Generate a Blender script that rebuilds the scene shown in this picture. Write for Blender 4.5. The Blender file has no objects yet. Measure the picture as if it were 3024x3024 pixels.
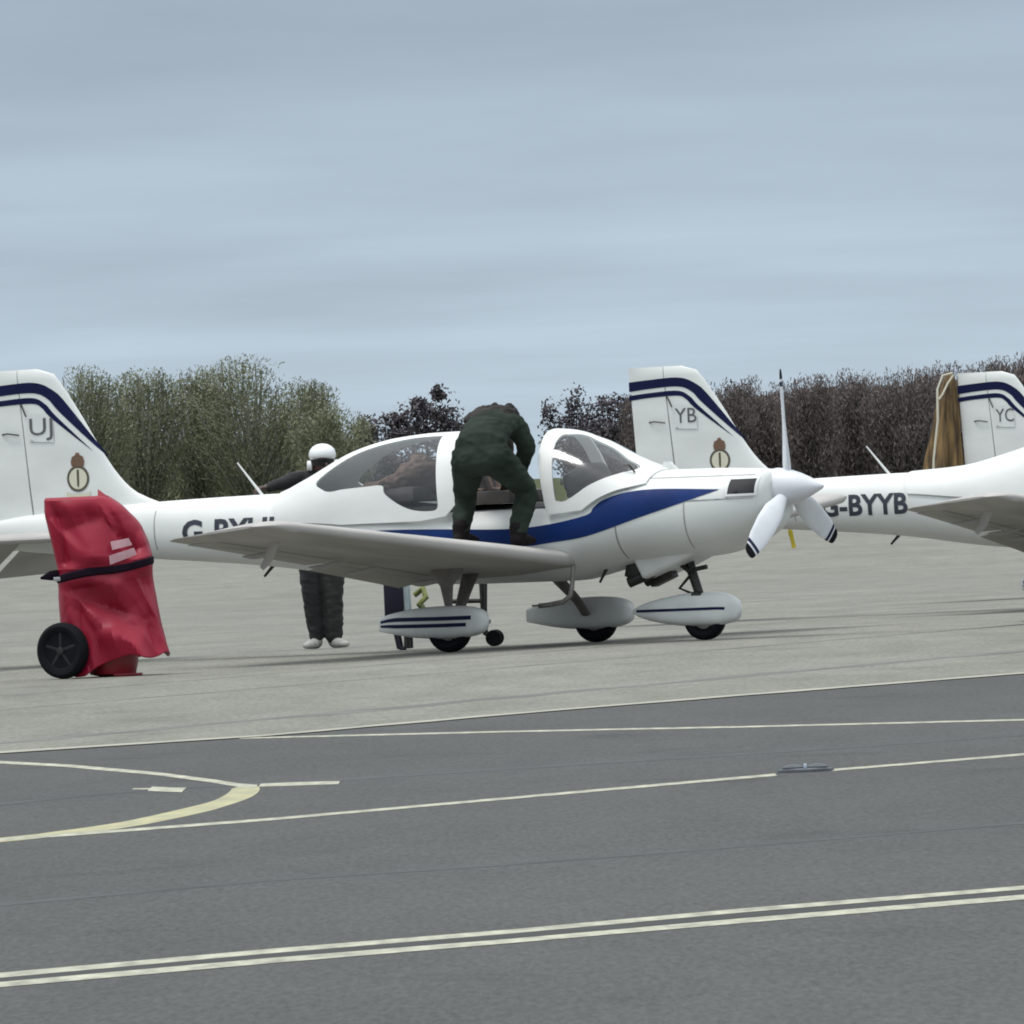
import bpy, bmesh, math, random
import numpy as np
from mathutils import Vector, Matrix, noise
from mathutils.geometry import delaunay_2d_cdt

R = math.radians
scene = bpy.context.scene
COL = scene.collection

# ------------------------------------------------------------------ camera
cam_data = bpy.data.cameras.new('camera')
cam_data.sensor_width = 36.0
cam_data.lens = 499.4
cam_data.clip_start = 1.0
cam_data.clip_end = 20000.0
cam = bpy.data.objects.new('camera', cam_data)
COL.objects.link(cam)
cam.matrix_world = (Matrix.Translation((0, 0, 1.3)) @ Matrix.Rotation(R(90) - 0.00249, 4, 'X')
                    @ Matrix.Rotation(-math.atan(0.045), 4, 'Z'))
scene.camera = cam

# ------------------------------------------------------------------ overcast sky
SUN_EL, SUN_AZ = R(72), R(250)          # high and veiled by cloud
world = bpy.data.worlds.new('World')
scene.world = world
world.use_nodes = True
wt = world.node_tree
wt.nodes.clear()
def wn(t, **k):
    n = wt.nodes.new(t)
    for a, b in k.items():
        setattr(n, a, b)
    return n
def wmath(op, a, b=None, c=None):
    n = wn('ShaderNodeMath', operation=op)
    for i, v in enumerate((a, b, c)):
        if v is None:
            continue
        if isinstance(v, (int, float)):
            n.inputs[i].default_value = v
        else:
            wt.links.new(v, n.inputs[i])
    return n.outputs[0]
tc = wn('ShaderNodeTexCoord')
sep = wn('ShaderNodeSeparateXYZ')
wt.links.new(tc.outputs['Generated'], sep.inputs[0])
zc = wmath('MAXIMUM', sep.outputs['Z'], 0.0)
inv = wmath('DIVIDE', 1.0, wmath('ADD', zc, 0.022))
comb = wn('ShaderNodeCombineXYZ')
wt.links.new(wmath('MULTIPLY', wmath('MULTIPLY', sep.outputs['X'], inv), 0.75), comb.inputs[0])
wt.links.new(wmath('MULTIPLY', wmath('MULTIPLY', sep.outputs['Y'], inv), 0.30), comb.inputs[1])
cl = wn('ShaderNodeTexNoise')
cl.inputs['Scale'].default_value = 1.0
cl.inputs['Detail'].default_value = 6.0
cl.inputs['Roughness'].default_value = 0.5
wt.links.new(comb.outputs[0], cl.inputs['Vector'])
cloud = wmath('MULTIPLY_ADD', wmath('SUBTRACT', cl.outputs['Fac'], 0.5), 0.46, 1.0)
ramp = wn('ShaderNodeValToRGB')
cr = ramp.color_ramp
cr.interpolation = 'EASE'
cr.elements[0].position = 0.0
cr.elements[0].color = (0.525, 0.635, 0.735, 1)
cr.elements[1].position = 1.0
cr.elements[1].color = (1.85, 1.90, 1.93, 1)
e = cr.elements.new(0.042); e.color = (0.385, 0.475, 0.575, 1)
e = cr.elements.new(0.20); e.color = (0.56, 0.645, 0.715, 1)
e = cr.elements.new(0.55); e.color = (1.12, 1.22, 1.28, 1)
wt.links.new(zc, ramp.inputs[0])
vm = wn('ShaderNodeVectorMath', operation='SCALE')
wt.links.new(ramp.outputs[0], vm.inputs[0])
wt.links.new(cloud, vm.inputs['Scale'])
sky = wn('ShaderNodeTexSky', sky_type='NISHITA')
sky.sun_disc = False
sky.sun_elevation = SUN_EL
sky.sun_rotation = SUN_AZ
sky.air_density = 1.5
sky.dust_density = 3.0
vs = wn('ShaderNodeVectorMath', operation='SCALE')
wt.links.new(sky.outputs[0], vs.inputs[0])
vs.inputs['Scale'].default_value = 0.07
mx = wn('ShaderNodeMix', data_type='RGBA')
mx.inputs[0].default_value = 0.06
wt.links.new(vm.outputs[0], mx.inputs[6])
wt.links.new(vs.outputs[0], mx.inputs[7])
bg = wn('ShaderNodeBackground')
wt.links.new(mx.outputs[2], bg.inputs[0])
bg.inputs[1].default_value = 1.0
wo = wn('ShaderNodeOutputWorld')
wt.links.new(bg.outputs[0], wo.inputs[0])

sun_data = bpy.data.lights.new('sun', 'SUN')
sun_data.energy = 1.5
sun_data.angle = R(13)
sun_data.color = (1.0, 0.97, 0.92)
sun = bpy.data.objects.new('sun', sun_data)
COL.objects.link(sun)
sd = Vector((math.sin(SUN_AZ) * math.cos(SUN_EL), math.cos(SUN_AZ) * math.cos(SUN_EL), math.sin(SUN_EL)))
sun.rotation_euler = sd.to_track_quat('Z', 'Y').to_euler()

vs_ = scene.view_settings
vs_.view_transform = 'Standard'
vs_.look = 'None'
vs_.exposure = 0.0
vs_.gamma = 1.0
vs_.use_curve_mapping = False
scene.cycles.filter_width = 1.9
scene.cycles.max_bounces = 6
scene.cycles.transparent_max_bounces = 16

# ------------------------------------------------------------------ materials
MATS = {}
def mat(name, col, rough=0.5, metal=0.0, var=0.0, scale=4.0, stretch=(1, 1, 1), bump=0.0, bscale=20.0,
        col2=None, island=0.0, spec=0.5, detail=4.0, coat=0.0):
    if name in MATS:
        return MATS[name]
    m = bpy.data.materials.new(name)
    m.use_nodes = True
    nt = m.node_tree
    b = nt.nodes['Principled BSDF']
    b.inputs['Roughness'].default_value = rough
    b.inputs['Metallic'].default_value = metal
    b.inputs['Specular IOR Level'].default_value = spec
    b.inputs['Coat Weight'].default_value = coat
    b.inputs['Base Color'].default_value = (*col, 1)
    if var or col2 or island or bump:
        t = nt.nodes.new('ShaderNodeTexCoord')
        mp = nt.nodes.new('ShaderNodeMapping')
        mp.inputs['Scale'].default_value = stretch
        nt.links.new(t.outputs['Object'], mp.inputs[0])
    if var or col2 or island:
        n = nt.nodes.new('ShaderNodeTexNoise')
        n.inputs['Scale'].default_value = scale
        n.inputs['Detail'].default_value = detail
        nt.links.new(mp.outputs[0], n.inputs['Vector'])
        fac = n.outputs['Fac']
        mr = nt.nodes.new('ShaderNodeMapRange')
        mr.inputs[1].default_value = 0.3
        mr.inputs[2].default_value = 0.7
        nt.links.new(fac, mr.inputs[0])
        fac = mr.outputs[0]
        if island:
            g = nt.nodes.new('ShaderNodeNewGeometry')
            ad = nt.nodes.new('ShaderNodeMix')
            ad.inputs[0].default_value = island
            nt.links.new(fac, ad.inputs[2])
            nt.links.new(g.outputs['Random Per Island'], ad.inputs[3])
            fac = ad.outputs[0]
        mc = nt.nodes.new('ShaderNodeMix')
        mc.data_type = 'RGBA'
        c2 = col2 or tuple(max(0, c * (1 - var)) for c in col)
        mc.inputs[6].default_value = (*c2, 1)
        mc.inputs[7].default_value = (*col, 1)
        nt.links.new(fac, mc.inputs[0])
        nt.links.new(mc.outputs[2], b.inputs['Base Color'])
    if bump:
        n2 = nt.nodes.new('ShaderNodeTexNoise')
        n2.inputs['Scale'].default_value = bscale
        n2.inputs['Detail'].default_value = 5
        nt.links.new(mp.outputs[0], n2.inputs['Vector'])
        bp = nt.nodes.new('ShaderNodeBump')
        bp.inputs['Strength'].default_value = bump
        bp.inputs['Distance'].default_value = 0.02
        nt.links.new(n2.outputs['Fac'], bp.inputs['Height'])
        nt.links.new(bp.outputs[0], b.inputs['Normal'])
    MATS[name] = m
    return m

WHITE = mat('white_gelcoat', (0.75, 0.765, 0.75), 0.4, var=0.14, scale=1.6, stretch=(1, 1, 2.5), spec=0.22)
WHITE2 = mat('white_fairing_paint', (0.75, 0.765, 0.755), 0.45, var=0.16, scale=5, spec=0.22)
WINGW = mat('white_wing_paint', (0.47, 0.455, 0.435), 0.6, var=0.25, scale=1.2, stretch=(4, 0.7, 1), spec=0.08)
BLUE = mat('royal_blue_stripe', (0.006, 0.028, 0.14), 0.4, var=0.35, scale=3, spec=0.15)
NAVY = mat('navy_fin_band', (0.008, 0.011, 0.055), 0.4, var=0.25, scale=6, spec=0.15)
LETTER = mat('black_lettering', (0.030, 0.036, 0.055), 0.6, var=0.3, scale=12)
LETTER2 = mat('grey_code_lettering', (0.11, 0.115, 0.115), 0.6, var=0.3, scale=12)
EMB = mat('emblem_ring', (0.10, 0.085, 0.06), 0.5, var=0.3, scale=30)
EMBFILL = mat('emblem_ground', (0.62, 0.60, 0.48), 0.5)
EMBRED = mat('emblem_crown', (0.19, 0.075, 0.045), 0.5, col2=(0.10, 0.085, 0.05), scale=60)
BLACK = mat('black_rubber', (0.009, 0.009, 0.012), 0.8, var=0.3, scale=15, spec=0.12)
DARK = mat('dark_cockpit', (0.022, 0.022, 0.025), 0.7, var=0.4, scale=8)
DMETAL = mat('dark_steel', (0.05, 0.048, 0.046), 0.45, 0.6, var=0.4, scale=20)
GMETAL = mat('grey_strut_paint', (0.20, 0.185, 0.17), 0.45, var=0.3, scale=14)
STEEL = mat('bare_metal', (0.45, 0.45, 0.46), 0.35, 0.9)
SEAT = mat('seat_leather', (0.10, 0.085, 0.08), 0.6, var=0.4, scale=10)
SEAT2 = mat('seat_strap_brown', (0.15, 0.092, 0.066), 0.7, var=0.4, scale=14)
BLADE = mat('blade_white', (0.74, 0.76, 0.80), 0.35, var=0.1, scale=8)
SPIN = mat('spinner_white', (0.72, 0.73, 0.78), 0.3, var=0.12, scale=6)
GREY = mat('inner_fairing_grey', (0.36, 0.36, 0.35), 0.5, var=0.3, scale=8)
YEL = mat('yellow_tape', (0.55, 0.45, 0.03), 0.7, var=0.3, scale=30)

def glass_mat():
    m = bpy.data.materials.new('canopy_perspex')
    m.use_nodes = True
    nt = m.node_tree
    nt.nodes.clear()
    o = nt.nodes.new('ShaderNodeOutputMaterial')
    tr = nt.nodes.new('ShaderNodeBsdfTransparent')
    tr.inputs[0].default_value = (0.93, 0.945, 0.955, 1)
    gl = nt.nodes.new('ShaderNodeBsdfGlossy')
    gl.inputs['Color'].default_value = (0.9, 0.92, 0.95, 1)
    gl.inputs['Roughness'].default_value = 0.12
    n = nt.nodes.new('ShaderNodeTexNoise')
    n.inputs['Scale'].default_value = 7
    t = nt.nodes.new('ShaderNodeTexCoord')
    nt.links.new(t.outputs['Object'], n.inputs['Vector'])
    bp = nt.nodes.new('ShaderNodeBump')
    bp.inputs['Strength'].default_value = 0.04
    bp.inputs['Distance'].default_value = 0.03
    nt.links.new(n.outputs['Fac'], bp.inputs['Height'])
    nt.links.new(bp.outputs[0], gl.inputs['Normal'])
    fr = nt.nodes.new('ShaderNodeFresnel')
    fr.inputs[0].default_value = 1.5
    ad = nt.nodes.new('ShaderNodeMath')
    ad.operation = 'MULTIPLY_ADD'
    ad.inputs[1].default_value = 0.75
    ad.inputs[2].default_value = 0.03
    nt.links.new(fr.outputs[0], ad.inputs[0])
    mx_ = nt.nodes.new('ShaderNodeMixShader')
    nt.links.new(ad.outputs[0], mx_.inputs[0])
    nt.links.new(tr.outputs[0], mx_.inputs[1])
    nt.links.new(gl.outputs[0], mx_.inputs[2])
    nt.links.new(mx_.outputs[0], o.inputs[0])
    return m
GLASS = glass_mat()

# ------------------------------------------------------------------ mesh helpers
def mesh(name, verts, faces, smooth=True):
    me = bpy.data.meshes.new(name)
    me.from_pydata([tuple(v) for v in verts], [], faces)
    me.update()
    if smooth:
        me.polygons.foreach_set('use_smooth', [True] * len(me.polygons))
    return me

def obj(name, me, m=None, parent=None, loc=(0, 0, 0)):
    o = bpy.data.objects.new(name, me)
    COL.objects.link(o)
    o.location = loc
    if m is not None and len(me.materials) == 0:
        me.materials.append(m)
    if parent is not None:
        o.parent = parent
    return o

def thing(name, label, cat, loc=(0, 0, 0), rotz=0.0, group=None):
    o = bpy.data.objects.new(name, None)
    COL.objects.link(o)
    o.empty_display_size = 0.2
    o.location = loc
    o.rotation_euler = (0, 0, rotz)
    return tag(o, label, cat, group)

def tag(o, label, cat, group=None):
    o['label'] = label
    o['category'] = cat
    if group:
        o['group'] = group
    return o

def struct(o, kind='structure'):
    o['kind'] = kind
    return o

def autosmooth(me, ang=40):
    bm = bmesh.new()
    bm.from_mesh(me)
    for ed in bm.edges:
        if len(ed.link_faces) == 2 and ed.calc_face_angle(0) > R(ang):
            ed.smooth = False
    bm.to_mesh(me)
    bm.free()
    return me

def frame_for(t, side=None):
    t = t.normalized()
    s = Vector(side) if side is not None else (Vector((0, 0, 1)).cross(t) if abs(t.z) < 0.95 else Vector((1, 0, 0)))
    s = (s - t * s.dot(t))
    if s.length < 1e-5:
        s = Vector((1, 0, 0)) - t * t.x
    s.normalize()
    return s, t.cross(s)

def tube_vf(pts, rad, nseg=10, side=None, caps=True, base=0):
    """rad: list of r or (r_side, r_other)"""
    pts = [Vector(p) for p in pts]
    V, F = [], []
    n = len(pts)
    prev = side
    for i, p in enumerate(pts):
        t = pts[min(i + 1, n - 1)] - pts[max(i - 1, 0)]
        s, q = frame_for(t, prev)
        prev = s
        r_ = rad[i] if not isinstance(rad, (int, float)) else rad
        ra, rb = r_ if isinstance(r_, (tuple, list)) else (r_, r_)
        for k in range(nseg):
            a = 2 * math.pi * k / nseg
            V.append(p + s * (ra * math.cos(a)) + q * (rb * math.sin(a)))
    for i in range(n - 1):
        for k in range(nseg):
            a, b = i * nseg + k, i * nseg + (k + 1) % nseg
            F.append((base + a, base + b, base + b + nseg, base + a + nseg))
    if caps:
        F.append(tuple(base + k for k in reversed(range(nseg))))
        F.append(tuple(base + (n - 1) * nseg + k for k in range(nseg)))
    return V, F

class MB:
    def __init__(self):
        self.V, self.F = [], []
    def add(self, V, F):
        b = len(self.V)
        self.V += [Vector(v) for v in V]
        self.F += [tuple(i + b for i in f) for f in F]
        return self
    def tube(self, pts, rad, nseg=10, side=None):
        return self.add(*tube_vf(pts, rad, nseg, side))
    def box(self, c, s, rot=None, bev=0.0):
        c = Vector(c)
        bm = bmesh.new()
        bmesh.ops.create_cube(bm, size=1.0)
        for v in bm.verts:
            v.co = Vector((v.co.x * s[0], v.co.y * s[1], v.co.z * s[2]))
        if bev:
            bmesh.ops.bevel(bm, geom=list(bm.edges), offset=bev, segments=2, affect='EDGES', profile=0.6)
        M = rot.to_4x4() if rot is not None else Matrix.Identity(4)
        bm.verts.index_update()
        V = [M @ v.co + c for v in bm.verts]
        F = [tuple(v.index for v in f.verts) for f in bm.faces]
        bm.free()
        return self.add(V, F)
    def lathe(self, prof, axis='y', c=(0, 0, 0), nseg=28):
        """prof: (offset along axis, radius)"""
        c = Vector(c)
        V, F = [], []
        n = len(prof)
        for h, r_ in prof:
            for k in range(nseg):
                a = 2 * math.pi * k / nseg
                x, y = r_ * math.cos(a), r_ * math.sin(a)
                V.append(c + (Vector((x, h, y)) if axis == 'y' else Vector((h, x, y)) if axis == 'x' else Vector((x, y, h))))
        for i in range(n - 1):
            for k in range(nseg):
                a, b = i * nseg + k, i * nseg + (k + 1) % nseg
                F.append((a, b, b + nseg, a + nseg))
        F.append(tuple(reversed(range(nseg))))
        F.append(tuple((n - 1) * nseg + k for k in range(nseg)))
        return self.add(V, F)
    def mesh(self, name, smooth=True, ang=40):
        me = mesh(name, self.V, self.F, smooth)
        bm = bmesh.new()
        bm.from_mesh(me)
        bmesh.ops.recalc_face_normals(bm, faces=list(bm.faces))
        bm.to_mesh(me)
        bm.free()
        return autosmooth(me, ang) if smooth else me

def interp(xs, ys):
    """monotone cubic through the points"""
    xs, ys = np.array(xs, float), np.array(ys, float)
    d = np.diff(ys) / np.diff(xs)
    m = np.zeros(len(xs))
    m[0], m[-1] = d[0], d[-1]
    for i in range(1, len(xs) - 1):
        m[i] = 0 if d[i - 1] * d[i] <= 0 else 2 * d[i - 1] * d[i] / (d[i - 1] + d[i])
    def f(x):
        i = int(np.clip(np.searchsorted(xs, x) - 1, 0, len(xs) - 2))
        h = xs[i + 1] - xs[i]
        t = min(1.0, max(0.0, (x - xs[i]) / h))
        return float((2 * t**3 - 3 * t**2 + 1) * ys[i] + (t**3 - 2 * t**2 + t) * h * m[i]
                     + (-2 * t**3 + 3 * t**2) * ys[i + 1] + (t**3 - t**2) * h * m[i + 1])
    return f

def pip(x, y, poly):
    ins = False
    n = len(poly)
    for i in range(n):
        x1, y1 = poly[i]
        x2, y2 = poly[(i + 1) % n]
        if (y1 > y) != (y2 > y) and x < (x2 - x1) * (y - y1) / (y2 - y1) + x1:
            ins = not ins
    return ins

def smooth_poly(pts, sub=6, sharp=()):
    """closed Catmull-Rom polygon, corners listed in sharp stay"""
    n = len(pts)
    out = []
    P = [Vector((p[0], p[1])) for p in pts]
    for i in range(n):
        p0, p1, p2, p3 = P[i - 1], P[i], P[(i + 1) % n], P[(i + 2) % n]
        if i in sharp:
            p0 = p1
        if (i + 1) % n in sharp:
            p3 = p2
        for k in range(sub):
            t = k / sub
            q = 0.5 * ((2 * p1) + (p2 - p0) * t + (2 * p0 - 5 * p1 + 4 * p2 - p3) * t * t
                       + (3 * p1 - p0 - 3 * p2 + p3) * t**3)
            out.append((q.x, q.y))
    return out

def densify(poly, h):
    out = []
    n = len(poly)
    for i in range(n):
        a, b = Vector(poly[i]), Vector(poly[(i + 1) % n])
        k = max(1, int((b - a).length / h))
        for j in range(k):
            q = a.lerp(b, j / k)
            out.append((q.x, q.y))
    return out

def patch(outer, holes, h, mapf, h2=None):
    """triangulated sheet inside `outer` and outside `holes` (2-D), mapped to 3-D"""
    h2 = h2 or h
    loops = [densify(outer, h)] + [densify(q, h) for q in holes]
    P, E = [], []
    for lp in loops:
        b = len(P)
        P += [Vector(p) for p in lp]
        E += [(b + i, b + (i + 1) % len(lp)) for i in range(len(lp))]
    xs = [p[0] for p in outer]
    ys = [p[1] for p in outer]
    allp = np.array([[p.x, p.y] for p in P])
    x = min(xs) + h * 0.5
    row = 0
    while x < max(xs):
        y = min(ys) + h2 * (0.5 if row % 2 else 0.25)
        while y < max(ys):
            if pip(x, y, outer) and not any(pip(x, y, q) for q in holes):
                dd = np.min(((allp[:, 0] - x) / h)**2 + ((allp[:, 1] - y) / h2)**2)
                if dd > 0.2:
                    P.append(Vector((x, y)))
            y += h2
        x += h
        row += 1
    v, _, f, *_r = delaunay_2d_cdt(P, E, [], 0, 1e-5)
    F = []
    for t in f:
        cx = sum(v[i].x for i in t) / 3
        cy = sum(v[i].y for i in t) / 3
        if pip(cx, cy, outer) and not any(pip(cx, cy, q) for q in holes):
            F.append(tuple(t))
    used = sorted({i for t in F for i in t})
    re = {o: i for i, o in enumerate(used)}
    return [mapf(v[i].x, v[i].y) for i in used], [tuple(re[i] for i in t) for t in F]

def fuse(name, limbs, voxel=0.011, smooth=5):
    """one continuous skin over a set of tapered limbs"""
    mb = MB()
    for L_ in limbs:
        pts, rad = L_[0], L_[1]
        side = L_[2] if len(L_) > 2 else None
        # round both ends
        P = [Vector(p) for p in pts]
        rr = [(r_ if isinstance(r_, (tuple, list)) else (r_, r_)) for r_ in rad]
        d0, d1 = (P[0] - P[1]).normalized(), (P[-1] - P[-2]).normalized()
        e0, e1 = min(rr[0]), min(rr[-1])
        P = [P[0] + d0 * e0 * 0.8] + [P[0] + d0 * e0 * 0.5] + P + [P[-1] + d1 * e1 * 0.5] + [P[-1] + d1 * e1 * 0.8]
        s_ = lambda r_, k: (r_[0] * k, r_[1] * k)
        rr = [s_(rr[0], 0.35), s_(rr[0], 0.8)] + rr + [s_(rr[-1], 0.8), s_(rr[-1], 0.35)]
        mb.tube(P, rr, 14, side)
    me = mb.mesh(name)
    o = bpy.data.objects.new(name, me)
    COL.objects.link(o)
    m = o.modifiers.new('r', 'REMESH')
    m.mode = 'VOXEL'
    m.voxel_size = voxel
    m.use_smooth_shade = True
    sm = o.modifiers.new('s', 'SMOOTH')
    sm.factor = 0.5
    sm.iterations = smooth
    dg = bpy.context.evaluated_depsgraph_get()
    out = bpy.data.meshes.new_from_object(o.evaluated_get(dg))
    bpy.data.objects.remove(o)
    out.name = name
    out.polygons.foreach_set('use_smooth', [True] * len(out.polygons))
    return out

def folds(me, amp, freq, seed=0.0, zone=None):
    """cloth creases pushed into a fused body"""
    me.update()
    cos = []
    for v in me.vertices:
        k = amp if zone is None else amp * zone(v.co)
        p = Vector((v.co.x * freq, v.co.y * freq, v.co.z * freq * 1.9)) + Vector((seed, seed, seed))
        n = 1 - abs(noise.noise(p)) * 2
        n2 = noise.noise(p * 2.3)
        cos.append(v.co + v.normal * k * (n * 0.8 + n2 * 0.4 - 0.3))
    for v, c in zip(me.vertices, cos):
        v.co = c
    me.update()
    return me

TEXTCACHE = {}
def text_polys(s, size, bold=0.0):
    """flat text as (verts2d, tris)"""
    cu = bpy.data.curves.new('text', 'FONT')
    cu.body = s
    cu.size = size
    cu.resolution_u = 3
    cu.offset = bold
    o = bpy.data.objects.new('text', cu)
    COL.objects.link(o)
    dg = bpy.context.evaluated_depsgraph_get()
    me = bpy.data.meshes.new_from_object(o.evaluated_get(dg))
    bpy.data.objects.remove(o)
    bm = bmesh.new()
    bm.from_mesh(me)
    bpy.data.meshes.remove(me)
    bmesh.ops.triangulate(bm, faces=list(bm.faces))
    for _ in range(3):
        long = [ed for ed in bm.edges if ed.calc_length() > size * 0.18]
        if not long:
            break
        bmesh.ops.subdivide_edges(bm, edges=long, cuts=1)
        bmesh.ops.triangulate(bm, faces=list(bm.faces))
    bm.verts.index_update()
    V = [(v.co.x, v.co.y) for v in bm.verts]
    F = [tuple(v.index for v in f.verts) for f in bm.faces]
    bm.free()
    return V, F

# ------------------------------------------------------------------ the ground
def gz(y):                                   # the apron falls away gently beyond the parked aircraft
    return 0.0 if y < 111 else (-0.005 * (y - 111) if y < 261 else -0.75)

def sheet(name, poly_rows, m, z=0.0):
    """rows of (x0, x1, y)"""
    V, F = [], []
    for x0, x1, y in poly_rows:
        V += [(x0, y, gz(y) + z), (x1, y, gz(y) + z)]
    for i in range(len(poly_rows) - 1):
        F.append((2 * i, 2 * i + 1, 2 * i + 3, 2 * i + 2))
    return struct(obj(name, mesh(name, V, F, False), m))

def ground_mat(name, c1, c2, rough, streak=0.055, stretch=1.0, speck=0.12, fine=9.0):
    m = bpy.data.materials.new(name)
    m.use_nodes = True
    nt = m.node_tree
    b = nt.nodes['Principled BSDF']
    b.inputs['Roughness'].default_value = rough
    b.inputs['Specular IOR Level'].default_value = 0.12
    t = nt.nodes.new('ShaderNodeTexCoord')
    def noise_(scale, mapping, detail=5, rgh=0.6):
        mp = nt.nodes.new('ShaderNodeMapping')
        mp.inputs['Scale'].default_value = mapping
        mp.inputs['Rotation'].default_value = (0, 0, R(-22))
        nt.links.new(t.outputs['Object'], mp.inputs[0])
        n = nt.nodes.new('ShaderNodeTexNoise')
        n.inputs['Scale'].default_value = scale
        n.inputs['Detail'].default_value = detail
        n.inputs['Roughness'].default_value = rgh
        nt.links.new(mp.outputs[0], n.inputs['Vector'])
        return n.outputs['Fac']
    def rng(f, a, b_, c=0.0, d=1.0):
        mr = nt.nodes.new('ShaderNodeMapRange')
        for i, v in enumerate((a, b_, c, d)):
            mr.inputs[i + 1].default_value = v
        nt.links.new(f, mr.inputs[0])
        return mr.outputs[0]
    big = rng(noise_(0.35, (1.0, 0.22 * stretch, 1)), 0.3, 0.7)
    mc = nt.nodes.new('ShaderNodeMix')
    mc.data_type = 'RGBA'
    mc.inputs[6].default_value = (*c1, 1)
    mc.inputs[7].default_value = (*c2, 1)
    nt.links.new(big, mc.inputs[0])
    fi = rng(noise_(fine, (1.0, 0.10, 1), 6, 0.75), 0.25, 0.75, 1 - speck, 1 + speck)
    st = rng(noise_(1.3, (0.6, 0.35, 1), 3), 0.60, 0.74, 1.0, 0.80)
    md = rng(noise_(2.2, (1.0, 0.16, 1), 4), 0.3, 0.7, 1 - streak, 1 + streak)
    for f in (fi, st, md):
        sc = nt.nodes.new('ShaderNodeVectorMath')
        sc.operation = 'SCALE'
        nt.links.new(mc.outputs[2] if f is fi else last, sc.inputs[0])
        nt.links.new(f, sc.inputs['Scale'])
        last = sc.outputs[0]
    nt.links.new(last, b.inputs['Base Color'])
    bp = nt.nodes.new('ShaderNodeBump')
    bp.inputs['Strength'].default_value = 0.25
    bp.inputs['Distance'].default_value = 0.01
    nt.links.new(noise_(60.0, (1, 1, 1)), bp.inputs['Height'])
    nt.links.new(bp.outputs[0], b.inputs['Normal'])
    return m

GRASS = ground_mat('winter_grass', (0.05, 0.06, 0.025), (0.075, 0.08, 0.035), 0.9)
CONC = ground_mat('apron_concrete', (0.178, 0.175, 0.154), (0.216, 0.212, 0.188), 0.85, streak=0.12, speck=0.30, fine=26.0)
ASPH = ground_mat('taxiway_asphalt', (0.0745, 0.0765, 0.0755), (0.087, 0.089, 0.0875), 0.85, speck=0.34, fine=48.0)
TAR = mat('joint_sealant', (0.085, 0.084, 0.077), 0.8, col2=(0.165, 0.163, 0.146), scale=0.9, detail=8)
TARA = mat('asphalt_joint', (0.030, 0.032, 0.033), 0.8, col2=(0.060, 0.063, 0.064), scale=1.6, stretch=(1.5, 0.5, 1), detail=8)
PAINT = mat('white_marking_paint', (0.48, 0.475, 0.36), 0.6, col2=(0.22, 0.22, 0.17), scale=5.0, stretch=(3, 0.5, 1), detail=12)
PAINTY = mat('yellow_marking_paint', (0.43, 0.40, 0.215), 0.6, col2=(0.27, 0.26, 0.16), scale=2.5, stretch=(3, 0.6, 1), detail=10)
KERB = mat('apron_edge_line', (0.39, 0.375, 0.31), 0.7, var=0.3, scale=2.0, detail=8)

grass_ground = sheet('grass_ground', [(-9000, 9000, -60), (-9000, 9000, 111), (-9000, 9000, 261), (-9000, 9000, 9000)], GRASS, -0.03)

# the apron's concrete, its near edge oblique
EDGE = [(-2.788 - 28.0, 72.86 - 41.0), (-2.686, 73.045), (-1.347, 74.53), (0.049, 78.12), (1.572, 81.3), (2.988, 84.16), (30.0, 134.0)]
V, F = [], []
xs_ = [p[0] for p in EDGE]
fe = lambda x: float(np.interp(x, xs_, [p[1] for p in EDGE]))
cols = [-140, -60] + [p[0] for p in EDGE] + [60, 140]
for x in cols:
    y0 = fe(max(-30.0, min(30.0, x)))
    for y in (y0, max(y0, 111.0) if y0 < 111 else y0 + 0.01, 261.0, 560.0):
        V.append((x, y, gz(y)))
for i in range(len(cols) - 1):
    for k in range(3):
        a = i * 4 + k
        F.append((a, a + 4, a + 5, a + 1))
apron = struct(obj('apron', mesh('apron', V, F, False), CONC))
taxiway = struct(obj('taxiway', mesh('taxiway', [(-140, -20, -0.004), (140, -20, -0.004), (140, 111, -0.004), (-140, 111, -0.004)],
                                     [(0, 1, 2, 3)], False), ASPH))

def strip(name, pts, w, m, parent, z, wob=0.0, seed=0):
    """a painted line: centre points, width measured along the sight line"""
    rnd = random.Random(seed)
    P = []
    for i in range(len(pts) - 1):
        a, b = Vector(pts[i]), Vector(pts[i + 1])
        k = max(1, int((b - a).length / 0.7))
        for j in range(k):
            P.append(a.lerp(b, j / k))
    P.append(Vector(pts[-1]))
    V, F = [], []
    for i, p in enumerate(P):
        ww = w * (1 + wob * rnd.uniform(-1, 1))
        o_ = w * wob * 0.6 * rnd.uniform(-1, 1)
        V += [(p.x, p.y - ww / 2 + o_, gz(p.y) + z), (p.x, p.y + ww / 2 + o_, gz(p.y) + z)]
    for i in range(len(P) - 1):
        F.append((2 * i, 2 * i + 2, 2 * i + 3, 2 * i + 1))
    return obj(name, mesh(name, V, F, False), m, parent)

def ext(pts, a, b):
    p0, p1 = Vector(pts[0]), Vector(pts[1])
    q0, q1 = Vector(pts[-1]), Vector(pts[-2])
    s = p0 + (p0 - p1).normalized() * a
    t = q0 + (q0 - q1).normalized() * b
    return [tuple(s)] + list(pts) + [tuple(t)]

strip('edge_line', [(x, fe(x) + 0.1) for x in (-30, -10, -2.686, -1.347, 0.049, 1.572, 2.988, 15, 29)], 0.55, KERB, apron, 0.0012, 0.18, 1)
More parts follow.
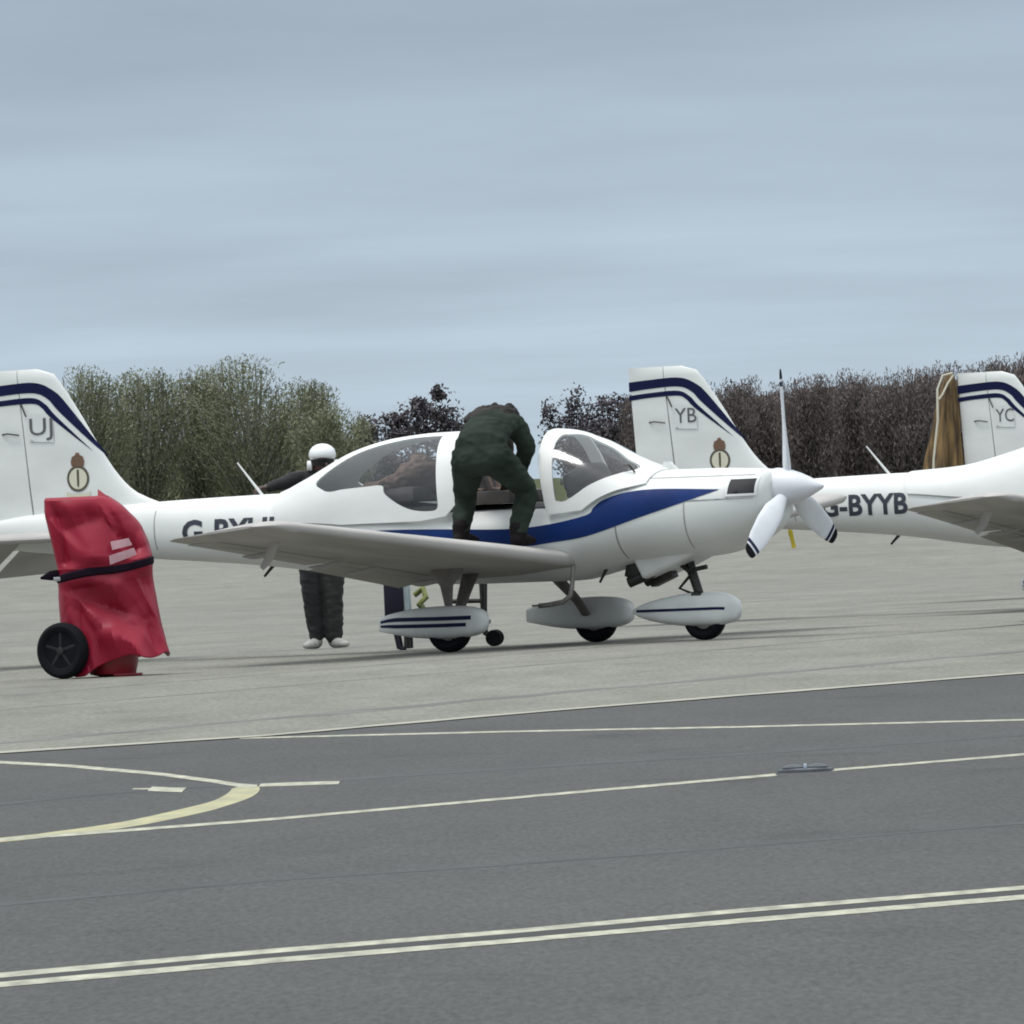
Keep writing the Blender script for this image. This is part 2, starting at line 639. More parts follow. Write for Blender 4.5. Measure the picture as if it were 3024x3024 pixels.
# lane markings on the taxiway
strip('marking_line', ext([(-1.345, 74.15), (-0.05, 72.67), (1.102, 71.1), (2.459, 69.56)], 0.2, 12), 0.42, PAINT, taxiway, -0.0024, 0.12, 2)
strip('marking_line', ext([(-2.017, 54.45), (-1.024, 55.80), (-0.052, 57.65), (1.06, 59.74)], 14, 0), 0.42, PAINT, taxiway, -0.0024, 0.1, 3)
strip('marking_line', ext([(1.30, 60.18), (2.17, 61.57)], 0, 18), 0.40, PAINT, taxiway, -0.0024, 0.1, 4)
strip('marking_line', ext([(-1.459, 38.95), (-0.749, 39.95), (-0.054, 40.75), (0.622, 41.69), (1.486, 42.67)], 14, 18), 0.40, PAINT, taxiway, -0.0024, 0.1, 5)
strip('marking_line', ext([(-1.432, 38.18), (-0.735, 39.1), (-0.054, 39.91), (0.607, 40.77), (1.454, 41.8)], 14, 18), 0.42, PAINT, taxiway, -0.0024, 0.12, 6)
strip('marking_gap', ext([(-1.445, 38.57), (-0.742, 39.53), (-0.054, 40.33), (0.614, 41.23), (1.47, 42.24)], 14, 18), 0.44, mat('gap_tar', (0.028, 0.028, 0.026), 0.8, var=0.4, scale=3), taxiway, -0.0030, 0.1, 7)
strip('marking_line', [(-3.6, 74.6), (-2.721, 71.08), (-2.596, 70.53), (-2.229, 68.94), (-1.983, 67.53), (-1.688, 65.81), (-1.398, 63.7), (-1.257, 62.53), (-1.17, 62.15)], 0.62, PAINT, taxiway, -0.0024, 0.06, 8)
strip('marking_dash', [(-1.73, 62.76), (-1.643, 62.58)], 0.25, PAINT, taxiway, -0.0024, 0.2, 9)
strip('marking_dash', [(-1.65, 62.62), (-1.56, 62.25), (-1.485, 62.0)], 0.85, PAINT, taxiway, -0.0020, 0.1, 10)
strip('marking_dash', [(-1.16, 62.33), (-1.0, 62.26), (-0.808, 62.14)], 0.62, PAINT, taxiway, -0.0027, 0.1, 11)
oc = [(-1.20, 62.25), (-1.16, 62.05), (-1.141, 61.03), (-1.161, 59.86), (-1.226, 58.63), (-1.311, 57.5), (-1.541, 55.65), (-1.818, 54.58), (-2.02, 54.05), (-3.3, 51.0)]
ic = [(-1.245, 62.3), (-1.272, 61.9), (-1.271, 61.5), (-1.278, 60.7), (-1.311, 59.57), (-1.398, 58.5), (-1.607, 56.54), (-1.862, 55.31), (-2.045, 54.75), (-3.3, 51.6)]
def dense(pts, sub=5):
    out = []
    P = [Vector(p) for p in pts]
    for i in range(len(P) - 1):
        p0, p1, p2, p3 = P[max(i - 1, 0)], P[i], P[i + 1], P[min(i + 2, len(P) - 1)]
        for k in range(sub):
            t = k / sub
            out.append(0.5 * ((2 * p1) + (p2 - p0) * t + (2 * p0 - 5 * p1 + 4 * p2 - p3) * t * t + (3 * p1 - p0 - 3 * p2 + p3) * t**3))
    return out + [P[-1]]
od, idn = dense(oc), dense(ic)
V = [(p.x, p.y, -0.0029) for p in od] + [(p.x, p.y, -0.0029) for p in idn]
n_ = len(od)
obj('marking_curve', mesh('marking_curve', V, [(i, i + 1, n_ + i + 1, n_ + i) for i in range(n_ - 1)], False), PAINTY, taxiway)
strip('joint', ext([(-2.25, 60.92), (-1.631, 62.56), (-0.815, 62.7), (0.029, 63.59), (1.237, 64.59), (2.326, 65.88)], 14, 18), 0.42, TARA, taxiway, -0.0033, 0.3, 12)
strip('joint', ext([(-1.704, 45.74), (-0.874, 47.13), (-0.053, 47.85), (0.737, 48.75), (1.759, 50.22)], 14, 18), 0.27, TARA, taxiway, -0.0033, 0.4, 13)
# sealed joints between the concrete bays
for i in range(-2, 15):
    y0 = 84.0 + i * 11.3 + 2.5 * math.sin(i * 2.3)
    pts = []
    for x in np.linspace(-60, 60, 121):
        y = y0 + 2.9 * x
        pts.append((x, y))
    P = [p for p in pts if fe(max(-30, min(30, p[0]))) + 2 < p[1] < 258]
    if len(P) > 1:
        strip('joint', P, 0.30 if i % 3 else 0.75, TAR, apron, 0.0008, 0.45, 40 + i)

# ------------------------------------------------------------------ light aircraft
# local frame: x forward, y to port, z up from the ground, origin between the main wheels
ST = [  # x, z bottom, z top, z widest, half width
    (-4.60, 0.94, 1.12, 1.03, 0.035), (-4.20, 0.88, 1.17, 1.03, 0.10), (-3.20, 0.795, 1.225, 1.01, 0.21), (-2.40, 0.725, 1.245, 0.98, 0.30),
    (-2.00, 0.68, 1.25, 0.97, 0.37), (-1.20, 0.56, 1.17, 0.90, 0.49), (-0.40, 0.495, 1.09, 0.86, 0.55), (0.50, 0.49, 1.09, 0.86, 0.555),
    (0.80, 0.545, 1.19, 0.88, 0.545), (1.10, 0.60, 1.30, 0.93, 0.52), (1.70, 0.64, 1.295, 0.98, 0.47), (1.95, 0.70, 1.285, 1.01, 0.43),
    (2.10, 0.77, 1.275, 1.05, 0.37), (2.17, 0.83, 1.262, 1.07, 0.31)]
sx = [s[0] for s in ST]
fzb, fzt, fzm, fw = (interp(sx, [s[k] for s in ST]) for k in (1, 2, 3, 4))
NU, NL = 2.35, 2.25
def half_w(x, z, zt=None):
    zm, w = fzm(x), fw(x)
    if z >= zm:
        s = (z - zm) / max(1e-4, (zt if zt is not None else fzt(x)) - zm)
        n = NU
    else:
        s = (zm - z) / max(1e-4, zm - fzb(x))
        n = NL
    return w * max(0.0, 1 - min(1.0, s)**n)**(1 / n)

HULL = interp([-2.1, -1.90, -1.70, -1.23, -0.91, -0.57, 0.19, 0.44, 0.71, 1.06, 1.19, 1.3],
              [1.235, 1.255, 1.335, 1.55, 1.62, 1.645, 1.65, 1.635, 1.555, 1.375, 1.325, 1.30])
HULL2 = interp([-2.1, -1.90, -1.50, -1.0, -0.5, 0.0, 0.25, 0.44, 0.71, 1.06, 1.19, 1.3],
               [1.240, 1.250, 1.275, 1.385, 1.535, 1.630, 1.65, 1.635, 1.555, 1.375, 1.325, 1.30])
HCUR = [HULL]
NH = 2.42
def hull_pt(x, th, off, shift=0.0, side=-1):
    zt = HCUR[0](x)
    xb = x + shift
    zm, w = fzm(xb), fw(xb)
    s, c = max(0.0, math.sin(th)), max(0.0, math.cos(th))
    z = zm + (zt + off - zm) * s**(2 / NH)
    y = (w + off) * c**(2 / NH)
    return Vector((xb, side * y, z))
def hull_th(x, z, shift=0.0):
    zt = HCUR[0](x)
    zm = fzm(x + shift)
    s = min(1.0, max(0.0, (z - zm) / (zt - zm)))
    return math.asin(min(1.0, s**(NH / 2)))

def fuselage_mesh():
    xs = list(np.linspace(-4.60, 2.17, 110))
    n = 48
    V, F = [], []
    for x in xs:
        zb, zt, zm, w = fzb(x), fzt(x), fzm(x), fw(x)
        for k in range(n):
            a = 2 * math.pi * k / n
            c, s = math.cos(a), math.sin(a)
            e_ = 2 / (NU if s >= 0 else NL)
            y = w * math.copysign(abs(c)**e_, c)
            z = zm + (zt - zm if s >= 0 else zm - zb) * math.copysign(abs(s)**e_, s)
            V.append((x, y, z))
    for i in range(len(xs) - 1):
        for k in range(n):
            a, b = i * n + k, i * n + (k + 1) % n
            F.append((a, a + n, b + n, b))
    # rounded nose bowl
    zc, base = fzm(2.17), (len(xs) - 1) * n
    for j, (dx, sc) in enumerate(((0.025, 0.88), (0.038, 0.7))):
        for k in range(n):
            p = Vector(V[base + k])
            V.append((2.17 + dx, p.y * sc, 1.08 + (p.z - 1.08) * sc))
        r0 = base + j * n
        for k in range(n):
            F.append((r0 + k, r0 + n + k, r0 + n + (k + 1) % n, r0 + (k + 1) % n))
    F.append(tuple(range(base + 2 * n, base + 3 * n)))
    F.append(tuple(reversed(range(n))))
    return autosmooth(mesh('fuselage', V, F), 50)

def side_patch(name, poly, off=0.004, h=0.05, side=-1, holes=()):
    mp = lambda x, z: Vector((x, side * (half_w(x, z) + off), z))
    return mesh(name, *patch(poly, list(holes), h, mp))

def airfoil(t=0.15, n=22, a=0.0, b=1.0):
    """closed loop of (chord fraction, height fraction) between fractions a and b"""
    up, lo = [], []
    for i in range(n + 1):
        u = a + (b - a) * (1 - math.cos(math.pi * i / n)) / 2
        yt = 5 * t * (0.2969 * math.sqrt(u) - 0.1260 * u - 0.3516 * u * u + 0.2843 * u**3 - 0.1015 * u**4)
        up.append((u, 1.08 * yt))
        lo.append((u, -0.30 * t * math.sqrt(min(1.0, u / 0.022)) * (1 - max(0.0, (u - 0.35) / 0.65)) - 0.02 * t * (1 - u)))
    return up[::-1] + lo[1:]

WING = [(0.30, 0.70, 0.655, 1.50, 5.0), (0.55, 0.66, 0.675, 1.44, 5.0), (1.60, 0.635, 0.76, 1.31, 5.0), (3.00, 0.59, 0.87, 1.13, 5.2),
        (4.40, 0.53, 0.985, 0.965, 5.5), (4.75, 0.50, 1.012, 0.92, 5.6), (4.92, 0.45, 1.022, 0.86, 5.7), (5.00, 0.33, 1.02, 0.66, 5.7)]
wy = [s[0] for s in WING]
wfx, wfz, wfc, wfa = (interp(wy, [s[k] for s in WING]) for k in (1, 2, 3, 4))
def wing_pt(y, u, v, side, droop=0.0, hinge=0.74):
    """u chord fraction, v height fraction"""
    c = wfc(y)
    x, z = -u * c, v * c
    if droop and u > hinge:
        dx, dz = x + hinge * c, z - 0.0
        ca, sa = math.cos(droop), math.sin(droop)
        x, z = -hinge * c + dx * ca + dz * sa, dx * sa + dz * ca
    a = R(wfa(y))
    return Vector((wfx(y) + x * math.cos(a) - z * math.sin(a), side * y, wfz(y) + z * math.cos(a) + x * math.sin(a)))
def wing_mesh(name, ys, a, b, side, droop=0.0, hinge=0.74, n=22):
    V, F = [], []
    loop = None
    for y in ys:
        t = 0.13 if y < 4.7 else 0.13 * max(0.25, 1 - ((y - 4.7) / 0.31)**2)
        loop = airfoil(t, n, a, b)
        V += [wing_pt(y, u, v, side, droop, hinge) for u, v in loop]
    m = len(loop)
    for i in range(len(ys) - 1):
        for k in range(m):
            p, q = i * m + k, i * m + (k + 1) % m
            F.append((p, q, q + m, p + m))
    F.append(tuple(range(m)))
    F.append(tuple(reversed(range((len(ys) - 1) * m, len(ys) * m))))
    mb = MB()
    mb.add(V, F)
    return mb.mesh(name, True, 42)

# fin and rudder: heights, leading and trailing edges
fin_le = interp([1.05, 1.20, 1.24, 1.32, 1.42, 1.52, 2.02, 2.22, 2.27, 2.295], [-2.95, -3.02, -3.12, -3.29, -3.40, -3.48, -3.79, -3.93, -3.98, -4.10])
fin_te = interp([1.05, 2.295], [-4.54, -4.60])
hinge_x = interp([1.05, 2.295], [-4.17, -4.27])
def fin_half(x, z):
    le, te = fin_le(z), fin_te(z)
    u = min(1, max(0, (le - x) / (le - te)))
    c = 0.062 * (0.9 + 0.9 * (2.3 - z) / 1.2)
    k = 0.2969 * math.sqrt(u) - 0.1260 * u - 0.3516 * u * u + 0.2843 * u**3 - 0.1015 * u**4
    return max(0.004, 5 * c * k * (0.25 if z > 2.285 else 1.0))
def fin_mesh(name, z0, z1, xa, xb, nz=30, nx=14):
    V, F = [], []
    zs = list(np.linspace(z0, z1, nz))
    for z in zs:
        a, b = xa(z), xb(z)
        us = [(1 - math.cos(math.pi * i / nx)) / 2 for i in range(nx + 1)]
        lp = [(a + (b - a) * u, 1) for u in us] + [(a + (b - a) * u, -1) for u in reversed(us[:-1])]
        V += [(x, s * fin_half(x, z), z) for x, s in lp]
    m = 2 * nx + 1
    for i in range(nz - 1):
        for k in range(m):
            p, q = i * m + k, i * m + (k + 1) % m
            F.append((p, q, q + m, p + m))
    F.append(tuple(reversed(range(m))))
    F.append(tuple(range((nz - 1) * m, nz * m)))
    mb = MB()
    mb.add(V, F)
    return mb.mesh(name, True, 50)
def fin_patch(name, poly, off=0.003, h=0.04, side=-1, holes=()):
    return mesh(name, *patch(poly, list(holes), h, lambda x, z: Vector((x, side * (fin_half(x, z) + off), z))))

PE = 0.66
def pod(pts, n=24):
    """streamlined body: stations (x, z, half width, half height)"""
    xs = [p[0] for p in pts]
    f = [interp(xs, [p[k] for p in pts]) for k in (1, 2, 3)]
    st = list(np.linspace(xs[0], xs[-1], 30))
    V, F = [], []
    for x in st:
        z, w, h = (g(x) for g in f)
        for k in range(n):
            a = 2 * math.pi * k / n
            c, s = math.cos(a), math.sin(a)
            V.append((x, w * math.copysign(abs(c)**PE, c), z + h * math.copysign(abs(s)**PE, s)))
    for i in range(len(st) - 1):
        for k in range(n):
            p, q = i * n + k, i * n + (k + 1) % n
            F.append((p, p + n, q + n, q))
    F.append(tuple(reversed(range(n))))
    F.append(tuple(range((len(st) - 1) * n, len(st) * n)))
    return V, F, f

def move(me, d):
    me.transform(Matrix.Translation(d))
    return me

MC = {}
def shared(key, fn):
    if key not in MC:
        MC[key] = fn()
    return MC[key]

def tyre_mesh(r_, w):
    mb = MB()
    prof = [(-w / 2 * 0.55, r_ * 0.55), (-w / 2 * 0.85, r_ * 0.62), (-w / 2, r_ * 0.78), (-w / 2 * 0.86, r_ * 0.92), (-w / 2 * 0.5, r_ * 0.99), (0, r_)]
    prof += [(-a, b) for a, b in prof[-2::-1]]
    mb.lathe(prof, 'y', nseg=32)
    return mb.mesh('tyre')
def hub_mesh(r_, w):
    mb = MB()
    mb.lathe([(-w / 2 * 0.7, r_ * 0.1), (-w / 2 * 0.7, r_ * 0.35), (-w / 2 * 0.5, r_ * 0.52), (w / 2 * 0.5, r_ * 0.52), (w / 2 * 0.7, r_ * 0.35), (w / 2 * 0.7, r_ * 0.1)], 'y', nseg=20)
    return mb.mesh('wheel_hub')

def blade_mesh():
    mb = MB()
    ks = [(0.10, 0.034, 0.030, 50), (0.19, 0.055, 0.026, 44), (0.32, 0.085, 0.018, 34), (0.50, 0.094, 0.013, 26), (0.70, 0.084, 0.010, 20), (0.82, 0.062, 0.007, 18)]
    V, F = [], []
    n = 14
    for r_, w, t, pa in ks:
        ca, sa = math.cos(R(pa)), math.sin(R(pa))
        for k in range(n):
            a = 2 * math.pi * k / n
            u, v = w * math.cos(a), t * math.sin(a)
            V.append((v * ca - u * sa, u * ca + v * sa, r_))
    for i in range(len(ks) - 1):
        for k in range(n):
            p, q = i * n + k, i * n + (k + 1) % n
            F.append((p, q, q + n, p + n))
    F.append(tuple(reversed(range(n))))
    F.append(tuple(range((len(ks) - 1) * n, len(ks) * n)))
    mb.add(V, F)
    return mb.mesh('propeller_blade')
def blade_tip_mesh():
    V, F = [], []
    n = 14
    ks = [(0.822, 0.062, 0.0075, 18), (0.86, 0.056, 0.006, 18), (0.885, 0.042, 0.004, 18), (0.895, 0.025, 0.002, 18)]
    for r_, w, t, pa in ks:
        ca, sa = math.cos(R(pa)), math.sin(R(pa))
        for k in range(n):
            a = 2 * math.pi * k / n
            u, v = w * math.cos(a), t * math.sin(a)
            V.append((v * ca - u * sa, u * ca + v * sa, r_))
    for i in range(len(ks) - 1):
        for k in range(n):
            p, q = i * n + k, i * n + (k + 1) % n
            F.append((p, q, q + n, p + n))
    F.append(tuple(reversed(range(n))))
    F.append(tuple(range((len(ks) - 1) * n, len(ks) * n)))
    mb = MB()
    mb.add(V, F)
    return mb.mesh('blade_tip')
def blade_band_mesh():
    V, F = [], []
    n = 14
    ks = [(0.765, 0.0745, 0.0096, 18.9), (0.80, 0.0680, 0.0088, 18.3)]
    for r_, w, t, pa in ks:
        ca, sa = math.cos(R(pa)), math.sin(R(pa))
        for k in range(n):
            a = 2 * math.pi * k / n
            u, v = w * math.cos(a), t * math.sin(a)
            V.append((v * ca - u * sa, u * ca + v * sa, r_))
    for k in range(n):
        F.append((k, (k + 1) % n, (k + 1) % n + n, k + n))
    return mesh('blade_band', V, F)

def ring_poly(cx, cz, r_, n=28, sx_=1.0):
    return [(cx + r_ * sx_ * math.cos(2 * math.pi * i / n), cz + r_ * math.sin(2 * math.pi * i / n)) for i in range(n)]

def make_aircraft(label, code, reg, loc, yaw, canopy_shift=0.0, group='white light aircraft parked on the apron'):
    t = thing('light_aircraft', label, 'aircraft', loc, -yaw, group)
    fus = obj('fuselage', shared('fus', fuselage_mesh), WHITE, t)
    # flowing blue side stripe
    sp = [(-1.30, 0.925), (-1.0, 0.935), (-0.74, 0.935), (-0.38, 0.925), (0.15, 0.905), (0.50, 0.925), (0.83, 0.985), (0.885, 1.04), (0.96, 1.095), (1.15, 1.145), (1.42, 1.158),
          (1.90, 1.135), (1.60, 1.045), (1.23, 0.94), (0.83, 0.825), (0.50, 0.785), (0.33, 0.77), (0.15, 0.785), (-0.38, 0.86), (-0.74, 0.905)]
    for sd_ in (-1, 1):
        me = shared(('stripe', sd_), lambda: side_patch('side_stripe', smooth_poly(sp, 6, (0, 11)), 0.004, 0.05, sd_))
        obj('side_stripe', me, BLUE, fus)
    # registration along the rear fuselage
    for sd_ in (-1, 1):
        Vt, Ft = text_polys(reg, 0.275, 0.008)
        wd = max(v[0] for v in Vt) - min(v[0] for v in Vt)
        x0, x1, zb_ = -2.76, -1.90, 0.885
        k = (x1 - x0) / wd
        mn = min(v[0] for v in Vt)
        V_ = []
        for a, b in Vt:
            x = x0 + (a - mn) * k if sd_ < 0 else x1 - (a - mn) * k
            z = zb_ + b * 0.93 + 0.01
            V_.append(Vector((x, sd_ * (half_w(x, z) + 0.004), z)))
        obj('registration_lettering', mesh('registration_lettering', V_, Ft), LETTER, fus)
    # cowling details: rectangular air outlet, panel line, chin flap, exhaust
    vent = [(1.965, 1.205), (2.15, 1.205), (2.15, 1.095), (1.965, 1.095)]
    vent = smooth_poly(vent, 4, (0, 1, 2, 3))
    vrim = [(1.945, 1.222), (2.165, 1.222), (2.165, 1.078), (1.945, 1.078)]
    for sd_ in (-1, 1):
        me = shared(('vent', sd_), lambda: side_patch('air_inlet', vent, 0.009, 0.025, sd_))
        vo = obj('air_inlet', me, DARK, fus)
        me = shared(('vrim', sd_), lambda: side_patch('inlet_rim', vrim, 0.013, 0.025, sd_, [vent]))
        obj('inlet_rim', me, WHITE2, vo)
        me = shared(('seam', sd_), lambda: side_patch('cowl_seam', [(1.06, 0.62), (1.072, 0.62), (1.072, 1.08), (1.06, 1.08)], 0.0025, 0.03, sd_))
        obj('cowl_seam', me, GREY, fus)
        me = shared(('seam2', sd_), lambda: side_patch('cowl_seam', [(1.50, 1.062), (2.14, 1.066), (2.14, 1.058), (1.50, 1.054)], 0.0025, 0.03, sd_))
        obj('cowl_seam', me, GREY, fus)
        for q, ln in enumerate(([(-0.05, 0.60), (-0.042, 0.60), (-0.042, 0.76), (-0.05, 0.76)], [(1.62, 0.70), (1.628, 0.70), (1.628, 1.05), (1.62, 1.05)],
                                [(-3.02, 0.86), (-3.012, 0.86), (-3.012, 1.16), (-3.02, 1.16)], [(1.10, 1.245), (2.12, 1.238), (2.12, 1.232), (1.10, 1.239)])):
            obj('panel_line', shared(('pl', q, sd_), lambda: side_patch('panel_line', ln, 0.0025, 0.03, sd_)), GREY, fus)
    def flap_():
        mb = MB()
        V_ = [(1.02, -0.25, 0.72), (1.02, 0.25, 0.72), (1.75, 0.27, 0.74), (1.75, -0.27, 0.74),
              (1.12, -0.21, 0.475), (1.12, 0.21, 0.475), (1.40, 0.23, 0.575), (1.40, -0.23, 0.575)]
        mb.add(V_, [(0, 1, 2, 3), (4, 7, 6, 5), (0, 3, 7, 4), (1, 5, 6, 2), (0, 4, 5, 1), (3, 2, 6, 7)])
        me = mb.mesh('cowl_outlet', True, 30)
        return me
    cf = obj('cowl_outlet', shared('flap', flap_), WHITE2, t)
    bv = cf.modifiers.new('bevel', 'BEVEL')
    bv.width = 0.03
    bv.segments = 3
    for sd_ in (-1, 1):
        def exh():
            mb = MB()
            mb.tube([(1.30, sd_ * 0.12, 0.62), (1.15, sd_ * 0.13, 0.52), (0.98, sd_ * 0.15, 0.46)], 0.042, 12)
            return mb.mesh('exhaust_pipe')
        obj('exhaust_pipe', shared(('exh', sd_), exh), DMETAL, t)
    def muff():
        mb = MB()
        mb.box((1.02, -0.1, 0.55), (0.12, 0.14, 0.12), Matrix.Rotation(R(15), 3, 'Y'), bev=0.015)
        return mb.mesh('exhaust_box')
    obj('exhaust_box', shared('muff', muff), DMETAL, t)
    def bar_():
        mb = MB()
        mb.box((1.20, 0.0, 0.48), (0.20, 0.12, 0.06), Matrix.Rotation(R(-22), 3, 'Y'), 0.012)
        return mb.mesh('tow_fitting')
    obj('tow_fitting', shared('towf', bar_), DMETAL, t)
    # spinner and propeller
    def spin():
        mb = MB()
        prof = [(2.15, 0.146), (2.19, 0.152), (2.24, 0.148), (2.31, 0.132), (2.38, 0.108), (2.45, 0.077), (2.51, 0.046), (2.555, 0.022), (2.57, 0.008)]
        mb.lathe(prof, 'x', (0, 0, 1.125), 32)
        return mb.mesh('spinner')
    pr = obj('propeller', shared('spin', spin), SPIN, t)
    for k in range(3):
        a = R(120 * k + 3.0)
        b = obj('propeller_blade', shared('blade', blade_mesh), BLADE, pr, (2.275, 0, 1.125))
        b.rotation_euler = (a, 0, 0)
        for nm, fn, mm in (('blade_tip', blade_tip_mesh, BLACK), ('blade_band', blade_band_mesh, NAVY)):
            o = obj(nm, shared(nm, fn), mm, pr, (2.275, 0, 1.125))
            o.rotation_euler = (a, 0, 0)
    # wings
    for sd_ in (-1, 1):
        ys = [0.30, 0.55, 0.95, 1.3, 1.6, 2.0, 2.4]
        yo = [2.43, 2.8, 3.2, 3.6, 4.0, 4.4, 4.62]
        yt_ = [4.63, 4.70, 4.75, 4.80, 4.86, 4.92, 4.96, 4.985, 5.0]
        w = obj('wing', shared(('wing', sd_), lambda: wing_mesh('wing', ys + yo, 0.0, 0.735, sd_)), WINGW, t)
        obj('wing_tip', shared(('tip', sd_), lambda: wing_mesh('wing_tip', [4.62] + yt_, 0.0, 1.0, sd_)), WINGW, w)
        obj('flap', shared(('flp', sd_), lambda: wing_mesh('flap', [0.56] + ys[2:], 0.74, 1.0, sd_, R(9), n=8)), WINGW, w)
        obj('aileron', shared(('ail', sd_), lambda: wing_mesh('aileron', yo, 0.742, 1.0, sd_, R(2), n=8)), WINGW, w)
        def bracket():
            mb = MB()
            mb.add(*pod([(-0.19, -0.03, 0.006, 0.004), (-0.1, -0.035, 0.014, 0.02), (0.02, -0.02, 0.016, 0.022), (0.12, 0.0, 0.006, 0.006)], 8)[:2])
            return mb.mesh('hinge_bracket')
        for y in (0.9, 2.1, 2.75, 3.9):
            obj('hinge_bracket', shared('brk', bracket), WINGW, w, wing_pt(y, 0.70, -0.045, sd_))
        def gap():
            V_, F_ = [], []
            yy = list(np.linspace(0.6, 4.6, 20))
            for y in yy:
                V_ += [wing_pt(y, 0.730, -0.048, sd_) + Vector((0, 0, -0.002)), wing_pt(y, 0.745, -0.046, sd_) + Vector((0, 0, -0.002))]
            for i in range(len(yy) - 1):
                F_.append((2 * i, 2 * i + 2, 2 * i + 3, 2 * i + 1))
            return mesh('hinge_gap', V_, F_)
        obj('hinge_gap', shared(('gap', sd_), gap), DMETAL, w)
    def pitot():
        mb = MB()
        p = wing_pt(4.25, 0.50, -0.05, -1)
        mb.tube([p + Vector((0.06, 0, 0.03)), p + Vector((0.0, 0, -0.10)), p + Vector((-0.06, 0, -0.17))], [(0.045, 0.006), (0.035, 0.005), (0.02, 0.004)], 8, side=(1, 0, 0))
        return mb.mesh('pitot_mast')
    obj('pitot_mast', shared('pitot', pitot), WINGW, t)
    # belly keel between the wings
    # fin, rudder, code, emblem, bands
    fin = obj('fin', shared('fin', lambda: fin_mesh('fin', 1.05, 2.295, fin_le, lambda z: hinge_x(z) + 0.0015)), WHITE, t)
    rud = obj('rudder', shared('rud', lambda: fin_mesh('rudder', 1.00, 2.293, lambda z: hinge_x(z) - 0.0015, fin_te, nx=8)), WHITE, t)
    b1o = [(-4.60, 2.165), (-4.40, 2.18), (-4.12, 2.19), (-3.96, 2.13), (-3.83, 2.005), (-3.50, 1.585)]
    b1i = [(-3.89, 1.945), (-4.00, 2.06), (-4.13, 2.11), (-4.40, 2.10), (-4.60, 2.08)]
    b2o = [(-4.60, 2.045), (-4.40, 2.063), (-4.135, 2.073), (-4.02, 2.02), (-3.93, 1.925), (-3.62, 1.64)]
    b2i = [(-3.965, 1.905), (-4.05, 1.99), (-4.135, 2.028), (-4.40, 2.02), (-4.60, 2.00)]
    fpl = [(-4.175, 1.945), (-4.05, 1.945), (-3.955, 1.86), (-3.955, 1.725), (-4.175, 1.735)]
    for sd_ in (-1, 1):
        obj('fin_band', shared(('b1', sd_), lambda: fin_patch('fin_band', smooth_poly(b1o + b1i, 6, (0, 5, 10)), 0.003, 0.04, sd_)), NAVY, fin)
        obj('fin_band', shared(('b2', sd_), lambda: fin_patch('fin_band', smooth_poly(b2o + b2i, 6, (0, 5, 10)), 0.003, 0.04, sd_)), NAVY, fin)
        pl = obj('code_panel', shared(('cp', sd_), lambda: fin_patch('code_panel', fpl, 0.007, 0.03, sd_)), WHITE2, fin)
        Vt, Ft = text_polys(code, 0.19)
        mn, mxx = min(v[0] for v in Vt), max(v[0] for v in Vt)
        k = 0.205 / (mxx - mn)
        V_ = []
        for a, b in Vt:
            x = -4.165 + (a - mn) * k if sd_ < 0 else -3.96 - (a - mn) * k
            z = 1.785 + b * 1.0
            V_.append(Vector((x, sd_ * (fin_half(x, z) + 0.0105), z)))
        obj('code_lettering', mesh('code_lettering', V_, Ft), LETTER2, fin)
        ec, ez = -3.755, 1.435
        em = obj('emblem', shared(('e0', sd_), lambda: fin_patch('emblem', ring_poly(ec, ez, 0.083, sx_=0.95), 0.003, 0.03, sd_)), EMBFILL, fin)
        obj('emblem_ring', shared(('e1', sd_), lambda: fin_patch('emblem_ring', ring_poly(ec, ez, 0.102, sx_=0.95), 0.004, 0.03, sd_, [ring_poly(ec, ez, 0.082, sx_=0.95)])), EMB, em)
        cp_ = [(-0.052, 0.095), (0.052, 0.095), (0.058, 0.13), (0.048, 0.168), (0.02, 0.182), (0.012, 0.200), (-0.012, 0.200), (-0.02, 0.182), (-0.048, 0.168), (-0.058, 0.13)]
        obj('emblem_crown', shared(('e2', sd_), lambda: fin_patch('emblem_crown', [(ec + a, ez + b) for a, b in cp_], 0.0055, 0.03, sd_)), EMBRED, em)
        sw = [(-0.009, 0.07), (0.009, 0.07), (0.010, 0.03), (0.009, -0.05), (0.0, -0.072), (-0.009, -0.05), (-0.010, 0.03)]
        obj('emblem_dagger', shared(('e3', sd_), lambda: fin_patch('emblem_dagger', [(ec + a, ez + b) for a, b in sw], 0.0045, 0.03, sd_)), EMB, em)
        sc_ = [(-0.11, -0.10), (-0.05, -0.118), (0.05, -0.118), (0.11, -0.10), (0.105, -0.132), (0.05, -0.148), (-0.05, -0.148), (-0.105, -0.132)]
        obj('emblem_scroll', shared(('e4', sd_), lambda: fin_patch('emblem_scroll', [(ec + a, ez + b) for a, b in sc_], 0.0035, 0.03, sd_)), EMBFILL, em)
    for s in (-1, 1):
        for q, pp in enumerate(([(-4.24, s * 0.03, 2.03), (-4.20, s * 0.05, 1.96), (-4.19, s * 0.045, 1.93)],
                                [(-4.42, s * 0.02, 1.80), (-4.36, s * 0.04, 1.805), (-4.26, s * 0.045, 1.79)])):
            obj('hinge_arm', shared(('actu', s, q), lambda: MB().tube(pp, 0.006, 6).mesh('hinge_arm')), DMETAL, rud)
